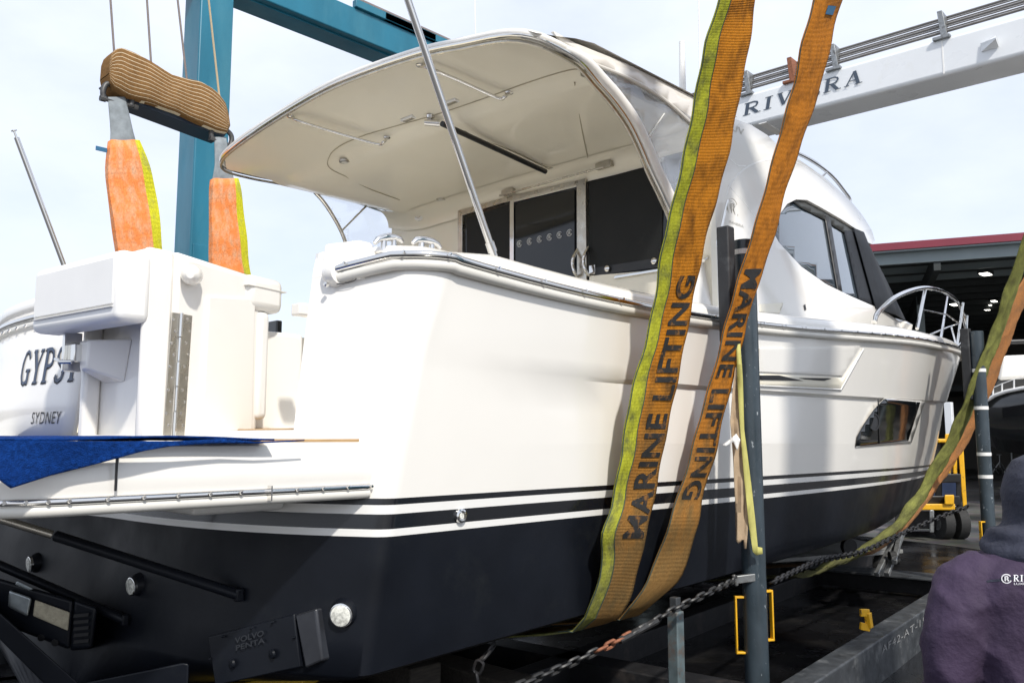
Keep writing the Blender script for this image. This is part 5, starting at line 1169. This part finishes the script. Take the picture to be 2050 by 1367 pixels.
t=thing('parts_drum','small blue drum on the yard beside the forklift','drum',tuple(oz(1893,995,0)))
# ================================================================== shed
sh=thing('boat_shed','large open-fronted shed with a dark red fascia','shed',(28,4,0))
PL=od(1740,490,28); PR=oz(2050,466,PL[2]); sd=(PR-PL); sd[2]=0; sd/=np.linalg.norm(sd); sb_=np.array([-sd[1],sd[0],0]); sb_=sb_ if sb_@fw>0 else -sb_
H=PL[2]
def sp(s_,d,z): q=PL+sd*s_+sb_*d; return (q[0],q[1],z)
def sbox(name,s0,s1,d0,d1,z0_,z1_,m,par=None,bev=0): return B().hexa([sp(s0,d0,z0_),sp(s1,d0,z0_),sp(s1,d1,z0_),sp(s0,d1,z0_),sp(s0,d0,z1_),sp(s1,d0,z1_),sp(s1,d1,z1_),sp(s0,d1,z1_)]).out(name,m,par or sh,bevel=bev)
s0,s1=-12,22; DP=26
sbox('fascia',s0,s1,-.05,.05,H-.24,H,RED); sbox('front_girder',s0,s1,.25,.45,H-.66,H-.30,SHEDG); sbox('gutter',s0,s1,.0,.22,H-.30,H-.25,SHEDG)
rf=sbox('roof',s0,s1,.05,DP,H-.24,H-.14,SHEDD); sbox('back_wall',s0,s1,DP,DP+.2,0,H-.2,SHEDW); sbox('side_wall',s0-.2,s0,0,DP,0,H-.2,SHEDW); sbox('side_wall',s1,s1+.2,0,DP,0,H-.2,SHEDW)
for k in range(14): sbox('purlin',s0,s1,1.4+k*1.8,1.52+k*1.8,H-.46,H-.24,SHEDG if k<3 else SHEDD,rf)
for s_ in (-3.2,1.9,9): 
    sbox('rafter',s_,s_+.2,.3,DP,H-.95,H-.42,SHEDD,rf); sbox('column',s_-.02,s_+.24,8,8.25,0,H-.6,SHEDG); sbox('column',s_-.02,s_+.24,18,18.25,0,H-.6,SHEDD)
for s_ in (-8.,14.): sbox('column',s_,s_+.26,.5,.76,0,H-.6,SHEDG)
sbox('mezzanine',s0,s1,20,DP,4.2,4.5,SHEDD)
def on_d(u,v,dep):  # point at shed depth dep
    r=ray(u,v); o=PL+sb_*dep; return C+r*(((o-C)@sb_)/(r@sb_))
lamps=[(1973,549,4,.55),(1912,610,7,.5),(2006,584,11,.4),(1990,603,12,.35),(1976,620,15,.35),(1983,611,14,.2),(1816,522,2,.0),(2020,560,9,.3)]
for i,(u,v,d,w) in enumerate(lamps):
    if w<=0: continue
    p=on_d(u,v,d); lt=B().box(p+np.array([0,0,.07]),(w*1.1,w*.7,.12)).out('high_bay_light',SHEDD,sh,bevel=.01); B().box(p,(w,w*.5,.03)).out('diffuser',LAMP,lt)
    B().cyl(p+np.array([0,0,.12]),(p[0],p[1],H-.4),.02,6).out('hanger',SHEDD,lt)
# a second yacht inside
y2=thing('stored_yacht','black-hulled yacht with white superstructure stored inside the shed','yacht',tuple(oz(2060,985,0)))
def dd_(u): return 23-(u-1966)*.012
sheer=[(1964,815),(1975,803),(1992,792),(2015,784),(2045,778),(2090,773),(2180,770),(2300,772)]
mid=[(1966,850),(1976,852),(1994,852),(2015,852),(2045,852),(2090,852),(2180,852),(2300,852)]
bot=[(1972,878),(1980,888),(1996,897),(2015,903),(2045,908),(2090,912),(2180,915),(2300,915)]
rows=[]
for row,k in ((sheer,0),(mid,.35),(bot,1.1)): rows.append([od(u,v,dd_(u)+k) for u,v in row])
HB=M('black_hull',(.008,.010,.011),.15,coat=.6)
yh=B().grid(rows).out('hull',HB,y2,smooth=True,solid=.05)
B().grid([[od(u,v,dd_(u)+k) for u,v in sheer] for k in (0,2.0,4.)]).out('deck',GELD,y2,solid=.03)
B().tube([od(u,v-1,dd_(u)-.03) for u,v in sheer],.05,8).out('rub_rail',GELD,yh,smooth=True)
trace('hull_window',[(2000,812),(2052,800),(2120,796),(2120,822),(2050,826),(2002,838)],lambda x,z:0,BLKG,y2) if 0 else None
B().hexa([od(2006,838,dd_(2006)+.12),od(2120,824,dd_(2120)+.12),od(2120,824,dd_(2120)+.5),od(2006,838,dd_(2006)+.5),od(2006,815,dd_(2006)+.0),od(2120,797,dd_(2120)+.0),od(2120,797,dd_(2120)+.4),od(2006,815,dd_(2006)+.4)]).out('hull_window',BLKG,y2,bevel=.02)
b=B()
for u,v in ((1976,801),(1988,792),(2006,784),(2030,776),(2060,770)): b.cyl(od(u,v+4,dd_(u)),od(u,v-17,dd_(u)),.022,8)
b.tube([od(u,v,dd_(u)) for u,v in ((1976,784),(1988,776),(2006,768),(2030,759),(2060,753))],.012,6); b.out('guard_rail',GELD,y2,smooth=True)
B().hexa([od(1978,800,24.5),od(2200,790,24.5),od(2200,790,27),od(1978,800,27),od(2000,752,24.5),od(2200,745,24.5),od(2200,745,27),od(2000,752,27)]).out('cabin_windows',BLKG,y2,bevel=.03)
B().hexa([od(1996,762,24.2),od(2200,748,24.2),od(2200,748,27.5),od(1996,762,27.5),od(2006,712,24.0),od(2200,704,24.0),od(2200,704,27.5),od(2006,712,27.5)]).out('flybridge',GEL,y2,bevel=.12)
B().hexa([od(2000,690,24.5),od(2200,684,24.5),od(2200,684,27),od(2000,690,27),od(2004,680,24.5),od(2200,674,24.5),od(2200,674,27),od(2004,680,27)]).out('hardtop',BLK,y2,bevel=.05)
for i,(u,v0,v1,w) in enumerate(((1986,908,948,.05),(2003,910,948,.05),(2027,892,946,.09))):
    a=oz(u,v1,0); a_=od(u,v1,min(30,np.linalg.norm(a-C)/1.05)); t=thing('jack_stand',['thin grey jack stand, leftmost of three on the shed floor','thin grey jack stand, middle of three on the shed floor','stouter pale jack stand nearest the hooded person'][i],'jack stand',(a[0],a[1],0),'jack stands on the shed floor')
    top_=ox(u,v0,a[0])[2]; b=B().cyl((a[0],a[1],.3),(a[0],a[1],top_),w*.6,8); 
    for k in range(3): an=2.1*k; b.beam((a[0],a[1],.6),(a[0]+.4*math.cos(an),a[1]+.4*math.sin(an),.02),.05,.05)
    b.out('frame',GALV,t); B().box((a[0],a[1],top_),(.2,.2,.03)).out('head',GALV,t)
# pale column with a strap behind the bow
t=thing('pale_post','pale grey steel post behind the bow and the green sling','post',tuple(oz(1903,960,0))); a=od(1903,880,20); B().box((a[0],a[1],1.3),(.16,.16,2.6)).out('post_tube',BEAMW,t,bevel=.01); B().box((a[0],a[1],.02),(.4,.4,.04)).out('foot',GALV,t)
b=B().rings(oz(1893,995,0),(0,0,1),[(0,.26),(.6,.26),(.62,.24)],20); dr_=[o for o in bpy.data.objects if o.name=='parts_drum'][0]; b.out('drum_body',MATS['fork_blue'],dr_,smooth=True,ang=.5); B().rings(oz(1893,995,0)+np.array([0,0,.60]),(0,0,1),[(0,.27),(.04,.27)],20).out('lid',BLK,dr_)
# palm peeping over the cockpit side
pc_=oz(590,718,3.6) if 0 else od(592,722,26); t=thing('palm_tree','small palm crown peeping over the far cockpit side','palm',(pc_[0],pc_[1],0))
b=B().tube([(pc_[0],pc_[1],0),(pc_[0]+.1,pc_[1],pc_[2])],[.16,.11],10); b.out('trunk',TIMB,t,smooth=True)
r=random.Random(5); b=B()
for k in range(26):
    an=r.uniform(0,6.28); el=r.uniform(.1,1.2); L_=r.uniform(.5,.85); P=[]
    for j in range(9): s_=j/8*L_; P.append(pc_+np.array([math.cos(an)*s_*math.cos(el*.6),math.sin(an)*s_*math.cos(el*.6),s_*math.sin(el)-.7*s_*s_]))
    for j in range(1,8):
        d=P[j+1]-P[j]; sd_=np.cross(d,[0,0,1.]); sd_/=np.linalg.norm(sd_)+1e-9
        for g_ in(-1,1): q=P[j]; b.add([q,q+d*.6,q+sd_*g_*.16*(1-j/10)+d*1.4+np.array([0,0,-.05])],[(0,1,2)])
b.out('crown',LEAF,t)
# distant low sheds / trees line across the yard
for i,(s_,w,h_,m_) in enumerate(()): pass
# floor markings
def mark(pts,z=.004): 
    t=obj('floor_line',[(*oz(u,v,0)[:2],z) for u,v in pts],[(0,1,2,3)],LINE); t['kind']='structure'
mark([(-60,1308),(60,1290),(60,1294),(-60,1314)]); mark([(-60,1362),(100,1347),(100,1352),(-60,1370)]); mark([(1985,1060),(2100,1058),(2100,1061),(1985,1063)])
# ================================================================== person, back view
pc=od(2090,1200,2.62); px,py=pc[0],pc[1]
per=thing('person','person in a plum jacket and dark grey hood watching with their back turned','person',(px,py,0))
hd=math.atan2(fw[1],fw[0])-.10; f_=np.array([math.cos(hd),math.sin(hd),0]); r_=np.array([math.sin(hd),-math.cos(hd),0])
def PP(r,f,z): return np.array([px,py,0])+r_*r+f_*f+np.array([0,0,z])
zt2=od(2090,912,2.62)[2]
def ell(b,secs,n=28):
    rows=[]
    for (cr,cf,z,a,d,ex) in secs:
        rows.append([PP(cr+a*math.copysign(abs(math.cos(t))**ex,math.cos(t)),cf+d*math.copysign(abs(math.sin(t))**ex,math.sin(t)),z) for t in np.linspace(0,2*math.pi,n,endpoint=False)])
    b.grid(rows,closed=True); m=len(rows)-1; base=len(b.v)-n*len(rows); b.f.append(tuple(base+i for i in range(n))); b.f.append(tuple(base+m*n+i for i in range(n)))
    return b
k=zt2/1.78
# body (one continuous skin: legs, trunk, neck, head, arms, hands) by union remesh
bd=B()
ell(bd,[(0,0,.80*k,.16,.10,1),(0,0,.95*k,.165,.11,1),(0,0,1.15*k,.15,.105,1),(0,0,1.35*k,.17,.11,1),(0,0,1.45*k,.13,.09,1),(0,0,1.50*k,.06,.06,1),(0,.01,1.56*k,.055,.06,1)])
ell(bd,[(0,.02,1.55*k,.045,.06,1),(0,.03,1.60*k,.065,.085,1),(0,.02,1.68*k,.077,.098,1),(0,.01,1.74*k,.06,.08,1),(0,.0,1.77*k,.02,.03,1)])
for s_ in (-1,1):
    bd.tube([PP(s_*.09,0,.88*k),PP(s_*.10,.01,.50*k),PP(s_*.10,-.01,.28*k),PP(s_*.10,-.02,.07)],[.09,.06,.055,.04],14); bd.tube([PP(s_*.10,-.07,.05),PP(s_*.11,.06,.05),PP(s_*.115,.17,.03)],[.04,.045,.03],12)
    sh_=PP(s_*.17,0,1.42*k); el_=PP(s_*.25,-.03,1.12*k); wr=PP(s_*.24,.10,.88*k); bd.tube([sh_,el_,wr],[.055,.042,.03],14)
    pm_=wr+np.array([0,0,-.06])+f_*.02; bd.tube([wr,pm_],[.028,.038],12)
    for j in range(4):
        o=f_*(.030-.020*j)*1.0; L_=[.072,.080,.075,.06][j]; a=pm_+o+np.array([0,0,-.015]); bd.tube([a,a+np.array([0,0,-L_*.5])-r_*s_*.006,a+np.array([0,0,-L_*.9])-r_*s_*.02],[.010,.009,.007],8)
    a=pm_+f_*.035+np.array([0,0,.02]); bd.tube([a,a+f_*.025+np.array([0,0,-.03]),a+f_*.03+np.array([0,0,-.055])],[.012,.010,.008],8)
bo=bd.out('body',SKINM,per,smooth=True); m=bo.modifiers.new('r','REMESH'); m.mode='VOXEL'; m.voxel_size=.008; m.use_smooth_shade=True
# trousers
tb2=B(); ell(tb2,[(0,0,.78*k,.19,.13,1),(0,0,.98*k,.18,.125,1)])
for s_ in(-1,1): tb2.tube([PP(s_*.09,0,.90*k),PP(s_*.105,.01,.50*k),PP(s_*.105,-.01,.12)],[.115,.085,.075],16)
o=tb2.out('trousers',TROU,per,smooth=True); m=o.modifiers.new('r','REMESH'); m.mode='VOXEL'; m.voxel_size=.015; m.use_smooth_shade=True
for s_ in(-1,1): B().tube([PP(s_*.105,-.09,.05),PP(s_*.11,.0,.07),PP(s_*.115,.10,.06),PP(s_*.12,.19,.04)],[.045,.058,.052,.035],14).out('boot',BLK,per,smooth=True)
# jacket
jb=B(); ell(jb,[(0,0,.84*k,.245,.165,.9),(0,0,.90*k,.235,.16,.9),(0,-.01,1.05*k,.235,.165,.9),(0,-.02,1.22*k,.245,.17,.88),(0,-.02,1.33*k,.25,.165,.88),(0,-.02,1.40*k,.235,.15,.85),(0,-.01,1.45*k,.19,.125,.9),(0,0,1.495*k,.12,.10,1),(0,0,1.53*k,.09,.09,1)],36)
for s_ in(-1,1): jb.tube([PP(s_*.16,-.01,1.40*k),PP(s_*.225,-.02,1.36*k),PP(s_*.275,-.03,1.24*k),PP(s_*.30,-.035,1.10*k),PP(s_*.295,.03,.98*k),PP(s_*.27,.08,.90*k)],[.09,.098,.088,.080,.070,.058],18)
o=jb.out('jacket',JACK,per,smooth=True); m=o.modifiers.new('r','REMESH'); m.mode='VOXEL'; m.voxel_size=.010; m.use_smooth_shade=True; m=o.modifiers.new('s','SMOOTH'); m.iterations=8
tx_=bpy.data.textures.new('folds','CLOUDS'); tx_.noise_scale=.13; m=o.modifiers.new('d','DISPLACE'); m.texture=tx_; m.strength=.022; m.mid_level=.5
tx2=bpy.data.textures.new('creases','MUSGRAVE'); tx2.musgrave_type='RIDGED_MULTIFRACTAL'; tx2.noise_scale=.16; m=o.modifiers.new('d2','DISPLACE'); m.texture=tx2; m.strength=.011; m.mid_level=.6
# yoke seam, laid on the jacket
jack=o
bpy.context.view_layer.update(); _je=jack.evaluated_get(bpy.context.evaluated_depsgraph_get())
def onjack(p,off=.002,d=None):   # drop a point onto the cloth along the wearer's forward direction
    d=Vector(f_) if d is None else d; o_=Vector(p)-d*.5; h,loc,n_,i_=_je.ray_cast(o_,d)
    return np.array(loc)-np.array(d)*off if h else np.array(p)
def seamz(a): return (1.425-.05*(a/.25)**2)*k
rows=[[onjack(PP(a,-.15,seamz(a)+dz_),.0015) for a in np.linspace(-.21,.21,70)] for dz_ in (-.003,.003)]
B().grid(rows).out('yoke_seam',HOOD,per,smooth=True)
# hood and scarf
hb2=B(); ell(hb2,[(0,.0,1.44*k,.14,.13,1),(0,.0,1.50*k,.135,.13,1),(.01,-.005,1.545*k,.114,.128,1),(.02,-.01,1.60*k,.116,.14,1),(.02,-.015,1.66*k,.120,.145,1),(.015,-.01,1.72*k,.100,.122,1),(.01,.0,1.765*k,.068,.085,1),(.01,.01,1.785*k,.025,.035,1)],30)
hb2.tube([PP(.02+a*0,-.145+.0*a,(1.50+.25*a)*k) if 0 else PP(.018,-(.128+.02*math.sin(math.pi*a)),(1.52+.20*a)*k) for a in np.linspace(0,1,9)],.012,8)
hb2.tube([PP(.14*math.cos(t),.13*math.sin(t),(1.475+.012*math.sin(t*3))*k) for t in np.linspace(0,2*math.pi,24,endpoint=False)],.035,10,closed=True)
hb2.tube([PP(.125*math.cos(t),.12*math.sin(t),(1.515+.01*math.sin(t*2+1))*k) for t in np.linspace(0,2*math.pi,24,endpoint=False)],.028,10,closed=True)
o=hb2.out('hood',HOOD,per,smooth=True); m=o.modifiers.new('r','REMESH'); m.mode='VOXEL'; m.voxel_size=.011; m.use_smooth_shade=True; m=o.modifiers.new('s','SMOOTH'); m.iterations=3
m=o.modifiers.new('d','DISPLACE'); m.texture=tx_; m.strength=.016; m.mid_level=.5
B().rings(PP(0,.05,1.635*k),f_,[(.035,.062),(.055,.055),(.062,.03)],20).out('face',SKINM,per,smooth=True)
# printed mark on the back
def back(u,v,off=.003):
    d=Vector(ray(u,v)).normalized(); h,loc,n_,i_=_je.ray_cast(Vector(C),d)
    return (np.array(loc)-np.array(d)*off) if h else od(u,v,2.45)
c_=back(2015,1158); nx_=(back(2020,1158)-back(2010,1158)); nx_/=np.linalg.norm(nx_); b=B(); emblem(b,c_,nx_,np.array([0,0,1.]),.0125,.0018); b.out('emblem',WHT,per)
V,Fc,Lr,Wd=serif('RIVIERA',.08); obj('lettering',[back(2029+80*a,1163-13*b_+a*1,.003+Lr[i]*.00004) for i,(a,b_) in enumerate(V)],Fc,WHT,per)
put_text('small_lettering','LUXURY YACHTS',lambda a,b_:back(2030+78*a,1170+a*1-b_*4.5),WHT,per,.0)
# near-black glossy patch of yard under the trailer
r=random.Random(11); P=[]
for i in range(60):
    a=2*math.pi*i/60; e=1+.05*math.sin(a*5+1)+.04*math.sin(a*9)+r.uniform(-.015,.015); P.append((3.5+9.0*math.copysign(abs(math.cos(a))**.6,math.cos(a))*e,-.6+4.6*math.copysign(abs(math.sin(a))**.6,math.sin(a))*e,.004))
o=obj('dark_ground',P,[tuple(range(60))],M('dark_asphalt',(.008,.008,.009),.22,var=.5,vs=1.2,bump=.12,bs=5,rv=.12,stain=(.022,.021,.02),ss=2.,sth=(.5,.7))); o['kind']='structure'
# ------------------------------------------------------------------ ground
g=obj('ground',[(-60,-60,0),(90,-60,0),(90,90,0),(-60,90,0)],[(0,1,2,3)],GRD); g['kind']='structure'
